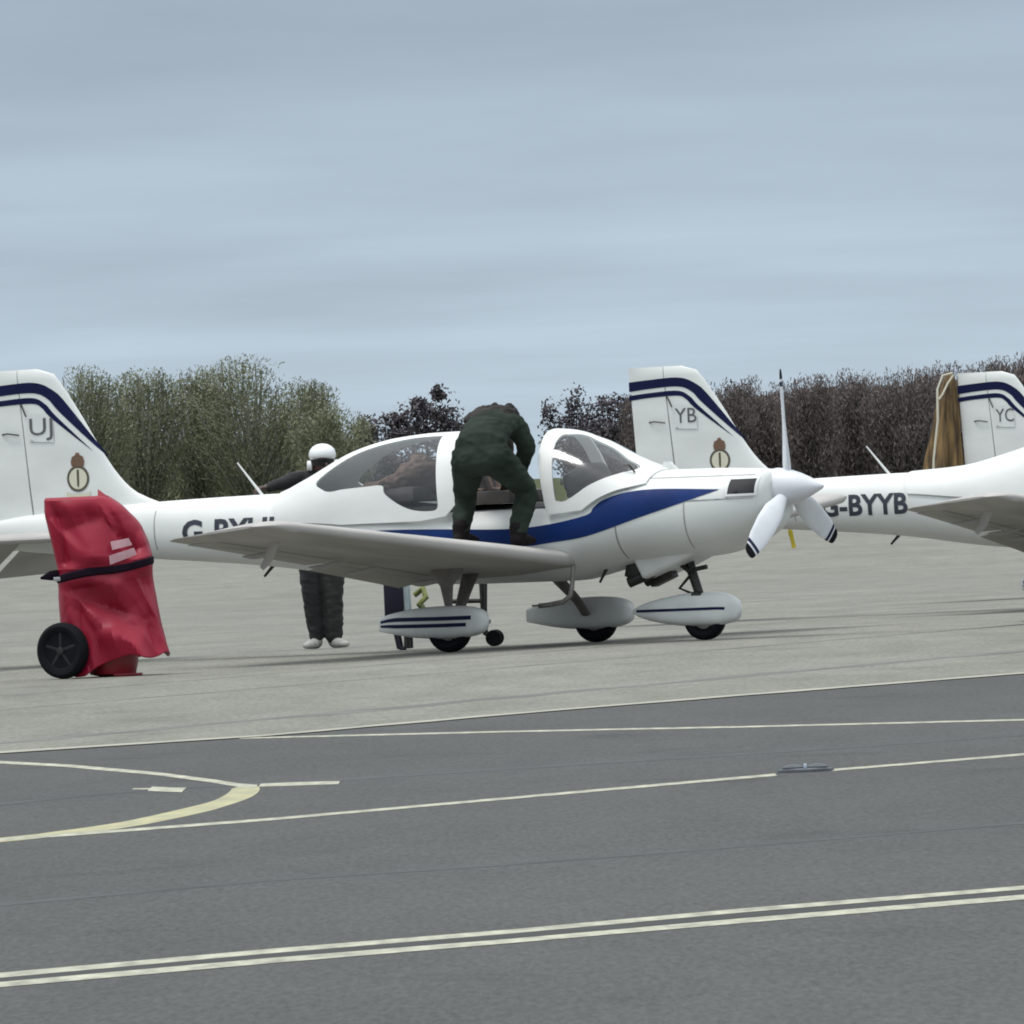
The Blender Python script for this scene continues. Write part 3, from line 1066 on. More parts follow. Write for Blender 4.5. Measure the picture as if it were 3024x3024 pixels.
    # tailplane with drooped elevators
    for sd_ in (-1, 1):
        def tp(a, b, droop, nm):
            V_, F_ = [], []
            lp = airfoil(0.10, 12, a, b)
            for y in (0.06, 0.5, 1.0, 1.5, 1.72, 1.80):
                c = 0.94 - 0.12 * y / 1.8 - (0.03 if y > 1.75 else 0)
                xl = -3.76 - 0.06 * y
                for u, v in lp:
                    x, z = -u * c, (v - 0.02) * c
                    if droop:
                        hx = x + 0.50 * c
                        x, z = -0.50 * c + hx * math.cos(droop) + z * math.sin(droop), hx * math.sin(droop) + z * math.cos(droop)
                    V_.append((xl + x, sd_ * y, 1.0 + z))
            m_ = len(lp)
            for i in range(5):
                for k in range(m_):
                    p, q = i * m_ + k, i * m_ + (k + 1) % m_
                    F_.append((p, q, q + m_, p + m_))
            F_.append(tuple(range(m_)))
            F_.append(tuple(reversed(range(5 * m_, 6 * m_))))
            mb = MB()
            mb.add(V_, F_)
            return mb.mesh(nm, True, 45)
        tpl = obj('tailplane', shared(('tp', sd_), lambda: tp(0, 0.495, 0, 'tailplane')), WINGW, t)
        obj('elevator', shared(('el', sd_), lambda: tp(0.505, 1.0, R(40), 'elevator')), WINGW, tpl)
    # main undercarriage
    for sd_ in (-1, 1):
        yw = sd_ * 1.25
        def leg_():
            mb = MB()
            mb.tube([(-0.10, sd_ * 0.62, 0.62), (-0.07, sd_ * 0.80, 0.48), (-0.03, sd_ * 1.0, 0.33), (-0.02, sd_ * 1.12, 0.22)],
                    [(0.075, 0.03), (0.06, 0.022), (0.045, 0.02), (0.04, 0.02)], 10, side=(1, 0, 0))
            return mb.mesh('undercarriage_leg')
        lg = obj('undercarriage_leg', shared(('leg', sd_), leg_), GMETAL, t)
        def root_():
            mb = MB()
            mb.tube([(-0.04, sd_ * 1.17, 0.70), (-0.04, sd_ * 1.18, 0.60), (-0.04, sd_ * 1.19, 0.50), (-0.03, sd_ * 1.19, 0.34)],
                    [(0.16, 0.05), (0.14, 0.05), (0.055, 0.032), (0.03, 0.022)], 12, side=(1, 0, 0))
            return mb.mesh('leg_fairing')
        if sd_ < 0:
            obj('leg_fairing', shared('legroot', root_), GMETAL, lg)
        wl = obj('main_wheel', shared('tyre', lambda: tyre_mesh(0.172, 0.14)), BLACK, t, (0.0, yw, 0.172))
        obj('wheel_hub', shared('hub', lambda: hub_mesh(0.172, 0.14)), STEEL, wl)
        pv = [(-0.62, 0.225, 0.015, 0.050), (-0.5, 0.23, 0.055, 0.080), (-0.25, 0.228, 0.098, 0.116), (0.0, 0.226, 0.112, 0.125), (0.15, 0.226, 0.104, 0.114), (0.25, 0.226, 0.078, 0.084), (0.295, 0.226, 0.034, 0.038), (0.302, 0.226, 0.004, 0.005)]
        def spat():
            V_, F_, _ = pod(pv)
            mb = MB()
            mb.add(V_, F_)
            return mb.mesh('wheel_spat')
        spo = obj('wheel_spat', shared('spat', spat), WHITE2, t, (0.03, yw, 0))
        _, _, pf = pod(pv)
        def spat_stripe(za, zb2, xa, xb):
            V_, F_ = [], []
            xs = list(np.linspace(xa, xb, 26))
            for i, x in enumerate(xs):
                zc, w, h = (g(x) for g in pf)
                for zz in (za, (za + zb2) / 2, zb2):
                    z = zc + zz * min(1.0, h / 0.09)
                    s = min(0.999, abs(z - zc) / h)
                    y = w * (1 - s**(2 / PE))**(PE / 2) + 0.003
                    V_.append((x, -y, z))
            for i in range(len(xs) - 1):
                for k in range(2):
                    p = i * 3 + k
                    F_.append((p, p + 1, p + 4, p + 3))
            return mesh('spat_stripe', V_, F_)
        for q, (za, zb2) in enumerate(((0.016, 0.046), (-0.034, -0.006))):
            so = obj('spat_stripe', shared(('ss', q), lambda: spat_stripe(za, zb2, -0.60, 0.20 - 0.04 * q)), NAVY, spo)
            if sd_ > 0:
                so.scale = (1, -1, 1)
    # nose undercarriage
    npv = [(0.93, 0.235, 0.008, 0.015), (1.02, 0.235, 0.045, 0.055), (1.20, 0.235, 0.085, 0.098), (1.45, 0.235, 0.105, 0.128), (1.65, 0.235, 0.10, 0.126), (1.77, 0.23, 0.075, 0.098), (1.835, 0.225, 0.035, 0.050), (1.845, 0.225, 0.005, 0.006)]
    def nspat():
        V_, F_, _ = pod(npv)
        mb = MB()
        mb.add(V_, F_)
        return mb.mesh('nose_spat')
    ns = obj('nose_spat', shared('nspat', nspat), WHITE2, t)
    _, _, nf = pod(npv)
    def nstripe():
        V_, F_ = [], []
        for x in np.linspace(0.97, 1.74, 26):
            zc, w, h = (g(x) for g in nf)
            for zz in (-0.006, 0.014):
                V_.append((x, -(w * 0.995 + 0.004), zc + zz))
        for i in range(25):
            F_.append((2 * i, 2 * i + 1, 2 * i + 3, 2 * i + 2))
        return mesh('spat_stripe', V_, F_)
    obj('spat_stripe', shared('nstripe', nstripe), NAVY, ns)
    nw = obj('nose_wheel', shared('ntyre', lambda: tyre_mesh(0.165, 0.13)), BLACK, t, (1.53, 0, 0.165))
    obj('wheel_hub', shared('nhub', lambda: hub_mesh(0.165, 0.13)), STEEL, nw)
    def nleg():
        mb = MB()
        mb.tube([(1.38, 0, 0.72), (1.44, 0, 0.52), (1.50, 0, 0.33)], [0.05, 0.038, 0.034], 12)
        mb.tube([(1.43, 0.0, 0.50), (1.33, 0, 0.40), (1.46, 0, 0.345)], [(0.02, 0.012)] * 3, 8)
        mb.tube([(1.32, -0.05, 0.62), (1.44, -0.07, 0.53), (1.60, -0.07, 0.555)], 0.018, 8)
        mb.tube([(1.46, -0.05, 0.34), (1.54, -0.05, 0.34)], 0.03, 8)
        return mb.mesh('nose_leg')
    obj('nose_leg', shared('nleg', nleg), DMETAL, t)
    def step_():
        mb = MB()
        mb.tube([(0.67, -0.46, 0.60), (0.67, -0.50, 0.44), (0.66, -0.52, 0.38), (0.60, -0.53, 0.335), (0.50, -0.53, 0.32), (0.40, -0.53, 0.315)], 0.019, 8)
        mb.box((0.44, -0.53, 0.318), (0.16, 0.09, 0.014), bev=0.004)
        return mb.mesh('boarding_step')
    obj('boarding_step', shared('step', step_), GMETAL, t)
    for q, pp in enumerate(([(0.85, -0.2, 0.62), (0.76, -0.2, 0.47)], [(-2.1, 0, 0.72), (-2.2, 0, 0.62)])):
        obj('drain_mast', shared(('drain', q), lambda: MB().tube(pp, [0.016, 0.010], 8).mesh('drain_mast')), DMETAL, t)
    def ant():
        mb = MB()
        mb.tube([(-2.18, 0, 1.235), (-2.39, 0, 1.50)], [0.013, 0.006], 8)
        return mb.mesh('whip_aerial')
    obj('whip_aerial', shared('ant', ant), WHITE2, t)
    obj('mirror_arm', shared('marm', lambda: MB().tube([(1.16, -0.33, 1.29), (1.12, -0.35, 1.35), (1.08, -0.36, 1.345)], 0.008, 6).mesh('mirror_arm')), DMETAL, t)
    def wire():
        mb = MB()
        mb.add(*[[(1.38, -0.02, 1.28), (1.38, 0.02, 1.28), (1.22, 0.02, 1.295), (1.22, -0.02, 1.295), (1.30, 0.015, 1.36), (1.25, 0.015, 1.36), (1.30, -0.015, 1.36), (1.25, -0.015, 1.36)],
                 [(0, 6, 4, 1), (3, 2, 5, 7), (0, 3, 7, 6), (1, 4, 5, 2), (6, 7, 5, 4)]])
        return mb.mesh('air_scoop')
    obj('air_scoop', shared('wire', wire), WHITE2, t)
    # windscreen: white frame with perspex panes
    def hp(shift, off, side):
        return lambda x, th: hull_pt(x, th, off, shift, side)
    def to_th(poly, shift):
        return [(x, hull_th(x, z, shift)) for x, z in poly]
    HP = math.pi / 2
    wp = [(0.50, 1.545), (0.56, 1.592), (0.66, 1.572), (0.84, 1.49), (1.02, 1.385), (1.15, 1.317), (1.06, 1.285), (0.95, 1.25), (0.84, 1.20), (0.74, 1.135), (0.66, 1.095), (0.60, 1.10), (0.575, 1.14)]
    wpt = to_th(smooth_poly(wp, 5), 0.0)
    scr_out = densify([(0.36, HP), (0.37, hull_th(0.40, 1.60)), (0.405, hull_th(0.44, 1.40)), (0.50, hull_th(0.50, 1.06)), (0.54, hull_th(0.54, 1.0)), (0.80, hull_th(0.80, 1.02)), (1.28, hull_th(1.28, 1.20)), (1.30, HP)], 0.06)
    ws = None
    for sd_ in (-1, 1):
        o = obj('windscreen_frame', shared(('wsf', sd_), lambda: mesh('windscreen_frame', *patch(scr_out, [wpt], 0.035, hp(0, 0.008, sd_), 0.06))), WHITE, t)
        so = o.modifiers.new('thick', 'SOLIDIFY')
        so.thickness = 0.014
        so.offset = -1 if sd_ < 0 else 1
        o.modifiers.new('split', 'EDGE_SPLIT').split_angle = R(40)
        obj('windscreen_pane', shared(('wsg', sd_), lambda: mesh('windscreen_pane', *patch(wpt, [], 0.035, hp(0, 0.006, sd_), 0.06))), GLASS, o)
    # sliding canopy
    closed = canopy_shift > 0.3
    s_ = 0.0 if closed else canopy_shift
    HCUR[0] = HULL2 if closed else HULL
    ox = 0.72 if closed else 0.0
    cpz = [(-1.47, 1.318), (-1.24, 1.475), (-1.02, 1.555), (-0.72, 1.608), (-0.45, 1.618), (-0.405, 1.45), (-0.36, 1.20), (-0.35, 1.085), (-0.42, 1.062), (-0.57, 1.075), (-0.70, 1.125), (-0.82, 1.205), (-0.85, 1.265),
           (-1.00, 1.262), (-1.20, 1.25), (-1.32, 1.235), (-1.40, 1.255)]
    cpt = to_th([(x + ox, min(z, HCUR[0](x + ox) - 0.02)) for x, z in smooth_poly(cpz, 5, (4,))], 0.0)
    can_out = densify([(-1.88, HP), (-1.87, hull_th(-1.87, 1.18)), (-1.80, hull_th(-1.80, 1.02)), (-1.2, hull_th(-1.2, 0.985)), (-0.5, hull_th(-0.5, 0.99)), (-0.28, hull_th(-0.28, 1.02)),
                       (-0.20, hull_th(-0.2, 1.10)), (-0.235, hull_th(-0.235, 1.35)), (-0.30, hull_th(-0.29, 1.58)), (-0.315, HP)], 0.06)
    if closed:
        can_out = densify([(-1.95, HP), (-1.96, hull_th(-1.96, 1.18)), (-1.90, hull_th(-1.90, 1.06)), (-1.2, hull_th(-1.2, 1.0)), (-0.5, hull_th(-0.5, 0.99)), (0.36, hull_th(0.36, 1.02)),
                           (0.43, hull_th(0.43, 1.10)), (0.40, hull_th(0.40, 1.35)), (0.355, hull_th(0.355, 1.58)), (0.34, HP)], 0.06)
    for sd_ in (-1, 1):
        o = obj('canopy_frame', shared(('cnf', sd_, s_), lambda: mesh('canopy_frame', *patch(can_out, [cpt], 0.04, hp(s_, 0.016, sd_), 0.06))), WHITE, t)
        so = o.modifiers.new('thick', 'SOLIDIFY')
        so.thickness = 0.014
        so.offset = -1 if sd_ < 0 else 1
        o.modifiers.new('split', 'EDGE_SPLIT').split_angle = R(40)
        obj('canopy_pane', shared(('cng', sd_, s_), lambda: mesh('canopy_pane', *patch(cpt, [], 0.04, hp(s_, 0.012, sd_), 0.06))), GLASS, o)
    # cockpit interior
    def tub():
        def mp(x, y):
            return Vector((x, y, fzt(x) + 0.012 - 0.5 * (abs(y) / 0.5)**6 * 0.05))
        V_, F_ = [], []
        xs = np.linspace(-1.35 if canopy_shift < 0.3 else -0.85, 0.78, 24)
        for x in xs:
            for y in np.linspace(-0.36, 0.36, 9):
                z = fzm(x) + (fzt(x) - fzm(x)) * (1 - (abs(y) / fw(x))**NU)**(1 / NU) + 0.008
                V_.append((x, y, z))
        for i in range(23):
            for k in range(8):
                p = i * 9 + k
                F_.append((p, p + 9, p + 10, p + 1))
        return mesh('cockpit_well', V_, F_)
    ck = obj('cockpit_well', shared(('tub', canopy_shift > 0.3), tub), DARK, t)
    def seat_():
        mb = MB()
        mb.box((-0.10, 0, 1.15), (0.46, 0.40, 0.10), bev=0.03)
        mb.box((-0.40, 0, 1.28), (0.11, 0.34, 0.36), Matrix.Rotation(R(-14), 3, 'Y'), 0.04)
        mb.box((-0.44, 0, 1.46), (0.09, 0.17, 0.10), Matrix.Rotation(R(-10), 3, 'Y'), 0.04)
        return mb.mesh('seat')
    def strap_(y):
        return MB().tube([(-0.40, y, 1.43), (-0.33, y, 1.38), (-0.28, y * 0.8, 1.22), (-0.18, y * 0.5, 1.21)], [(0.028, 0.006)] * 4, 8, side=(0, 1, 0)).mesh('harness_strap')
    for y in (-0.20, 0.20):
        so = obj('seat', shared('seat', seat_), SEAT, t, (0, y, 0))
        for q in (-0.07, 0.07):
            obj('harness_strap', shared(('strap', q), lambda: strap_(q)), SEAT2, so)
    def coam():
        mb = MB()
        mb.tube([(0.60, -0.34, 1.22), (0.64, -0.15, 1.30), (0.64, 0.15, 1.30), (0.60, 0.34, 1.22)], [(0.05, 0.08)] * 4, 12, side=(1, 0, 0))
        mb.box((0.62, 0, 1.20), (0.06, 0.74, 0.16), bev=0.02)
        return mb.mesh('instrument_panel')
    obj('instrument_panel', shared('coam', coam), DARK, t)
    if canopy_shift > 0.3:
        return t
    jk = fuse('folded_jacket', [([(-1.22, -0.22, 1.24), (-1.02, -0.26, 1.27), (-0.86, -0.22, 1.33)], [(0.05, 0.03), (0.08, 0.045), (0.07, 0.06)], (0, 1, 0)), ([(-0.84, -0.2, 1.36), (-0.74, -0.16, 1.42), (-0.66, -0.10, 1.40)], [0.07, 0.095, 0.06]),
                                ([(-0.9, 0.0, 1.27), (-0.7, 0.1, 1.30)], [0.09, 0.1])], 0.014, 2)
    folds(jk, 0.03, 13.0, 4.0)
    obj('folded_jacket', jk, SEAT2, t)
    obj('luggage_shelf', shared('shelf', lambda: MB().box((-0.98, 0.0, 1.20), (0.5, 0.62, 0.12), bev=0.05).mesh('luggage_shelf')), SEAT, t)
    return t

UJ = make_aircraft('nearest white light aircraft, canopy slid back, coded UJ, pilot bending on its wing', 'UJ', 'G-BYUJ', (0.05, 107.97, 0), R(26.5), -0.06)
YB = make_aircraft('white light aircraft coded YB behind the propeller of the nearest one', 'YB', 'G-BYYB', (5.42, 125.5, gz(125.5)), R(20), 0.80)
YC = make_aircraft('farthest white light aircraft, only its striped tail fin showing at right', 'YC', 'G-BYYC', (8.62, 141.5, gz(141.5)), R(28), 0.80)

# ------------------------------------------------------------------ people
SUIT = mat('green_flying_suit', (0.033, 0.045, 0.035), 0.9, var=0.5, scale=5, bump=0.25, bscale=16, spec=0.1)
BROWN = mat('dark_brown_vest', (0.016, 0.011, 0.009), 0.8, var=0.5, scale=12, bump=0.6, bscale=25)
DKCLOTH = mat('dark_overalls', (0.014, 0.014, 0.015), 0.85, var=0.4, scale=9, bump=0.9, bscale=12)
CAMO = mat('mottled_trousers', (0.030, 0.031, 0.028), 0.85, col2=(0.009, 0.009, 0.010), scale=9, bump=0.8, bscale=12)
SKIN = mat('skin', (0.060, 0.030, 0.024), 0.55, var=0.2, scale=20)
HELM = mat('helmet_white', (0.82, 0.83, 0.84), 0.25, coat=0.5)
SHOE = mat('pale_shoe', (0.42, 0.41, 0.38), 0.7, var=0.35, scale=25)
BOOT = mat('black_boot', (0.010, 0.007, 0.008), 0.7, var=0.3, scale=20, spec=0.15)
EYEW = mat('eye', (0.6, 0.58, 0.55), 0.3)

def hand(w, d, up, s=1.0):
    """palm and five curled fingers from wrist w along d, palm normal up"""
    w, d, up = Vector(w), Vector(d).normalized(), Vector(up)
    up = (up - d * up.dot(d)).normalized()
    sd_ = d.cross(up)
    out = [([w, w + d * 0.045 * s, w + d * 0.09 * s], [(0.030 * s, 0.020 * s), (0.042 * s, 0.017 * s), (0.040 * s, 0.014 * s)], sd_)]
    for k, ln in enumerate((0.070, 0.082, 0.078, 0.060)):
        b = w + d * 0.088 * s + sd_ * (0.030 - 0.020 * k) * s
        m1 = b + (d * 0.8 - up * 0.5).normalized() * ln * 0.5 * s
        m2 = m1 + (d * 0.3 - up * 0.95).normalized() * ln * 0.5 * s
        out.append(([b, m1, m2], [0.0095 * s, 0.009 * s, 0.0075 * s]))
    b = w + d * 0.03 * s + sd_ * 0.034 * s
    m1 = b + (d * 0.6 + sd_ * 0.7 - up * 0.3).normalized() * 0.035 * s
    m2 = m1 + (d * 0.8 + sd_ * 0.1 - up * 0.5).normalized() * 0.032 * s
    out.append(([b, m1, m2], [0.012 * s, 0.011 * s, 0.009 * s]))
    return out

def paint(me, mats, fn):
    for m in mats:
        me.materials.append(m)
    me.polygons.foreach_set('material_index', [fn(p.center) for p in me.polygons])

# the pilot, doubled over the cockpit sill, one foot forward on the wing root (aircraft frame)
pil = thing('person', 'person in green flying suit bending into the open cockpit, boots on the wing', 'person')
Mx = Matrix.Translation((0.05, 107.97, 0)) @ Matrix.Rotation(-R(26.5), 4, 'Z')
pil.matrix_world = Mx @ Matrix.Translation((0.18, -0.9, 0.79))
O_ = Vector((0.18, -0.9, 0.79))
def pl(*a):
    return Vector(a) - O_
L_hip, R_hip = pl(0.11, -1.02, 1.42), pl(0.34, -1.02, 1.43)
limbs = [
    ([pl(0.225, -1.08, 1.42), pl(0.22, -1.03, 1.53), pl(0.18, -0.86, 1.635), pl(0.13, -0.66, 1.69), pl(0.09, -0.50, 1.69), pl(0.07, -0.42, 1.665)],
     [(0.19, 0.13), (0.215, 0.16), (0.20, 0.13), (0.21, 0.13), (0.215, 0.12), (0.15, 0.09)], (1, 0, 0)),
    ([L_hip + Vector((0.02, -0.03, 0.03)), pl(0.03, -0.90, 1.31), pl(-0.05, -0.80, 1.20), pl(-0.06, -0.76, 1.15), pl(-0.045, -0.86, 1.02), pl(-0.03, -0.93, 0.90)],
     [0.142, 0.112, 0.088, 0.083, 0.078, 0.068]),
    ([R_hip + Vector((-0.02, -0.03, 0.03)), pl(0.40, -0.90, 1.33), pl(0.45, -0.80, 1.22), pl(0.46, -0.77, 1.16), pl(0.455, -0.85, 1.02), pl(0.445, -0.92, 0.89)],
     [0.142, 0.112, 0.090, 0.086, 0.080, 0.070]),
    ([pl(-0.08, -0.47, 1.67), pl(-0.13, -0.38, 1.56), pl(-0.13, -0.30, 1.43), pl(-0.06, -0.24, 1.33), pl(-0.02, -0.20, 1.28)], [0.078, 0.068, 0.058, 0.048, 0.038]),
    ([pl(0.25, -0.52, 1.69), pl(0.31, -0.50, 1.61), pl(0.325, -0.47, 1.51), pl(0.24, -0.36, 1.42), pl(0.16, -0.26, 1.31)], [0.088, 0.080, 0.070, 0.058, 0.042]),
    ([pl(0.06, -0.42, 1.65), pl(0.04, -0.33, 1.58)], [0.06, 0.055]),
    ([pl(0.04, -0.34, 1.59), pl(0.02, -0.27, 1.53), pl(0.01, -0.22, 1.46)], [(0.065, 0.075), (0.078, 0.095), (0.065, 0.08)], (1, 0, 0)),
    ([pl(0.01, -0.24, 1.42), pl(0.01, -0.22, 1.395)], [0.018, 0.016]),
]
limbs += hand(pl(-0.02, -0.20, 1.27), (0.3, 0.5, -0.8), (0.4, -0.8, 0.2)) + hand(pl(0.16, -0.26, 1.30), (-0.3, 0.4, -0.85), (-0.3, -0.8, 0.2))
me = fuse('body', limbs)
folds(me, 0.013, 6.5, 3.1, lambda c: 1.0 if (c + O_).z > 0.95 and (c + O_).y < -0.4 else 0.3)
def pm(c):
    q = c + O_
    return 1 if (q.y > -0.36 and ((q.z > 1.36 and abs(q.x - 0.02) < 0.10) or q.z < 1.30)) else 0
paint(me, [SUIT, SKIN], pm)
obj('body', me, None, pil)
hair = fuse('hair', [([pl(0.04, -0.35, 1.60), pl(0.02, -0.28, 1.56), pl(0.01, -0.22, 1.50)], [(0.075, 0.085), (0.092, 0.108), (0.08, 0.09)], (1, 0, 0))], 0.012, 3)
obj('hair', hair, BROWN, pil)
for a, b, c, nm in ((-0.03, -0.93, 0.80, 'boot'), (0.445, -0.92, 0.775, 'boot')):
    bm_ = fuse('boot', [([pl(a, b, c + 0.15), pl(a, b, c + 0.06)], [0.066, 0.062]), ([pl(a, b - 0.05, c + 0.045), pl(a + 0.02, b + 0.07, c + 0.048), pl(a + 0.03, b + 0.17, c + 0.035)], [(0.045, 0.045), (0.050, 0.048), (0.042, 0.030)], (1, 0, 0))], 0.010, 3)
    obj('boot', bm_, BOOT, pil)
vest = fuse('life_vest', [([pl(0.165, -0.80, 1.69), pl(0.13, -0.66, 1.745), pl(0.09, -0.50, 1.75), pl(0.07, -0.38, 1.70)], [(0.165, 0.07), (0.19, 0.085), (0.185, 0.085), (0.12, 0.06)], (1, 0, 0)),
                          ([pl(-0.03, -0.70, 1.73), pl(-0.01, -0.52, 1.785), pl(0.02, -0.38, 1.73)], [0.045, 0.06, 0.045]),
                          ([pl(0.25, -0.68, 1.74), pl(0.22, -0.52, 1.79), pl(0.14, -0.38, 1.73)], [0.045, 0.06, 0.045]),
                          ([pl(0.02, -0.60, 1.79), pl(0.13, -0.60, 1.83), pl(0.24, -0.60, 1.79)], [0.03, 0.035, 0.03])], 0.011, 2)
folds(vest, 0.022, 11.0, 9.0)
obj('life_vest', vest, BROWN, pil)
folded = fuse('survival_pack', [([pl(-0.16, -0.52, 1.61), pl(-0.10, -0.50, 1.70), pl(-0.02, -0.48, 1.77)], [(0.10, 0.03), (0.11, 0.035), (0.08, 0.03)], (0, 1, 0))], 0.010, 3)
folds(folded, 0.012, 14.0, 2.0)
obj('survival_pack', folded, BROWN, pil)

# ground crew behind the tail boom, white helmet, arm laid along the fuselage
crew = thing('person', 'person in white helmet and dark overalls standing behind the tail boom', 'person', (-1.55, 114.1, gz(114.1)))
gzc = gz(114.1)
def cp(x, y, z):
    return Vector((x, y, z))
limbs = [
    ([cp(0.0, 0.02, 0.80), cp(0, 0.02, 0.92), cp(0.0, 0.0, 1.06), cp(-0.01, -0.04, 1.20), cp(-0.015, -0.06, 1.35), cp(-0.01, -0.06, 1.41)],
     [(0.165, 0.12), (0.17, 0.125), (0.155, 0.11), (0.185, 0.12), (0.19, 0.105), (0.10, 0.07)], (1, 0, 0)),
    ([cp(-0.085, 0.02, 0.82), cp(-0.09, 0.0, 0.62), cp(-0.085, -0.01, 0.43), cp(-0.07, 0.02, 0.24), cp(-0.065, 0.03, 0.10)], [0.105, 0.092, 0.078, 0.072, 0.062]),
    ([cp(0.085, 0.02, 0.82), cp(0.09, 0.0, 0.62), cp(0.085, -0.02, 0.43), cp(0.08, 0.01, 0.24), cp(0.075, 0.02, 0.10)], [0.108, 0.098, 0.082, 0.08, 0.072]),
    ([cp(-0.13, -0.06, 1.375), cp(-0.20, -0.12, 1.37), cp(-0.27, -0.18, 1.345), cp(-0.34, -0.26, 1.33), cp(-0.40, -0.33, 1.315)], [0.07, 0.062, 0.054, 0.045, 0.034]),
    ([cp(0.15, -0.06, 1.31), cp(0.20, -0.10, 1.18), cp(0.21, -0.16, 1.05), cp(0.17, -0.28, 1.02), cp(0.14, -0.34, 1.02)], [0.07, 0.06, 0.053, 0.045, 0.034]),
    ([cp(0.0, -0.06, 1.38), cp(0.03, -0.09, 1.46)], [0.056, 0.054]),
    ([cp(0.045, -0.12, 1.40), cp(0.05, -0.12, 1.46), cp(0.05, -0.11, 1.53), cp(0.05, -0.10, 1.58)], [(0.055, 0.065), (0.070, 0.085), (0.075, 0.095), (0.062, 0.08)], (1, 0, 0)),
    ([cp(0.075, -0.195, 1.50), cp(0.085, -0.222, 1.472)], [0.012, 0.014]),
    ([cp(0.06, -0.195, 1.435), cp(0.09, -0.19, 1.435)], [0.012, 0.012]),
    ([cp(-0.025, -0.11, 1.47), cp(-0.03, -0.105, 1.50)], [0.012, 0.014]), ([cp(0.125, -0.11, 1.47), cp(0.13, -0.105, 1.50)], [0.012, 0.014]),
]
limbs += hand(cp(-0.40, -0.33, 1.315), (-0.7, -0.7, 0.0), (0, 0, 1)) + hand(cp(0.14, -0.34, 1.02), (-0.4, -0.9, 0.0), (0, 0, 1))
me = fuse('body', limbs)
folds(me, 0.009, 9.0, 7.7, lambda c: 1.0 if c.z < 1.3 else 0.1)
paint(me, [DKCLOTH, SKIN, CAMO], lambda c: 1 if (c.z > 1.435 or (c.x < -0.405 and c.z > 1.1) or (c.y < -0.345 and 0.95 < c.z < 1.1)) else (2 if c.z < 0.88 and c.x > 0 else 0))
obj('body', me, None, crew)
hb = MB().lathe([(0.0, 0.096), (0.012, 0.107), (0.04, 0.110), (0.075, 0.100), (0.10, 0.078), (0.118, 0.045), (0.124, 0.012)], 'z', (0.05, -0.095, 1.525), 28).mesh('helmet')
ho = obj('helmet', hb, HELM, crew)
for x in (-0.055, 0.155):
    obj('ear_cup', MB().lathe([(-0.022, 0.030), (-0.016, 0.042), (0.016, 0.042), (0.022, 0.030)], 'x', (x, -0.105, 1.475), 16).mesh('ear_cup'), HELM, ho)
for x in (0.03, 0.085):
    obj('eye', MB().lathe([(-0.010, 0.003), (-0.006, 0.009), (0, 0.011), (0.006, 0.009), (0.010, 0.003)], 'y', (x, -0.19, 1.505), 10).mesh('eye'), EYEW, crew)
def visor():
    V_, F_ = [], []
    for j, z in enumerate((1.475, 1.50, 1.525)):
        for k in range(13):
            a = R(205 + 130 * k / 12)
            V_.append((0.05 + (0.098 + 0.004 * j) * math.cos(a), -0.105 + (0.108 + 0.004 * j) * math.sin(a), z))
    for j in range(2):
        for k in range(12):
            F_.append((j * 13 + k, j * 13 + k + 1, j * 13 + k + 14, j * 13 + k + 13))
    return mesh('visor', V_, F_)
obj('visor', visor(), mat('dark_visor', (0.012, 0.012, 0.014), 0.15), ho)
for x, tx in ((-0.065, -0.05), (0.075, 0.06)):
    sh = fuse('shoe', [([cp(x, 0.05, 0.045), cp(x + tx * 0.6, -0.05, 0.045), cp(x + tx * 1.6, -0.16, 0.034)], [(0.042, 0.042), (0.048, 0.042), (0.040, 0.026)], (1, 0, 0)),
                       ([cp(x, 0.03, 0.05), cp(x, 0.03, 0.11)], [0.05, 0.05])], 0.010, 3)
    obj('shoe', sh, SHOE, crew)

# ------------------------------------------------------------------ covered wheeled extinguisher
RED = mat('red_pvc_cover', (0.31, 0.008, 0.032), 0.45, col2=(0.21, 0.005, 0.021), scale=2, spec=0.3)
RED2 = mat('red_cylinder', (0.30, 0.012, 0.025), 0.3)
LAB = mat('label_paper', (0.62, 0.36, 0.40), 0.4, var=0.25, scale=12)
STRAP = mat('black_strap', (0.014, 0.007, 0.015), 0.85, var=0.3, scale=12, spec=0.1)
cart = thing('fire_extinguisher_cart', 'wheeled unit under a crumpled red cover with black strap and wheel', 'cart', (-2.93, 101.55, 0), 0)
prof = [  # z, left, right, depth half, squareness
    (1.295, -0.40, 0.05, 0.13), (1.275, -0.41, 0.08, 0.17), (1.20, -0.41, 0.17, 0.21), (1.05, -0.385, 0.30, 0.24), (0.90, -0.36, 0.345, 0.25), (0.80, -0.345, 0.35, 0.24),
    (0.755, -0.33, 0.345, 0.225), (0.70, -0.335, 0.345, 0.235), (0.55, -0.335, 0.365, 0.26), (0.36, -0.325, 0.395, 0.29), (0.22, -0.30, 0.43, 0.31), (0.13, -0.28, 0.448, 0.33)]
zs_ = [p[0] for p in prof][::-1]
pL, pR, pD = (interp(zs_, [p[k] for p in prof][::-1]) for k in (1, 2, 3))
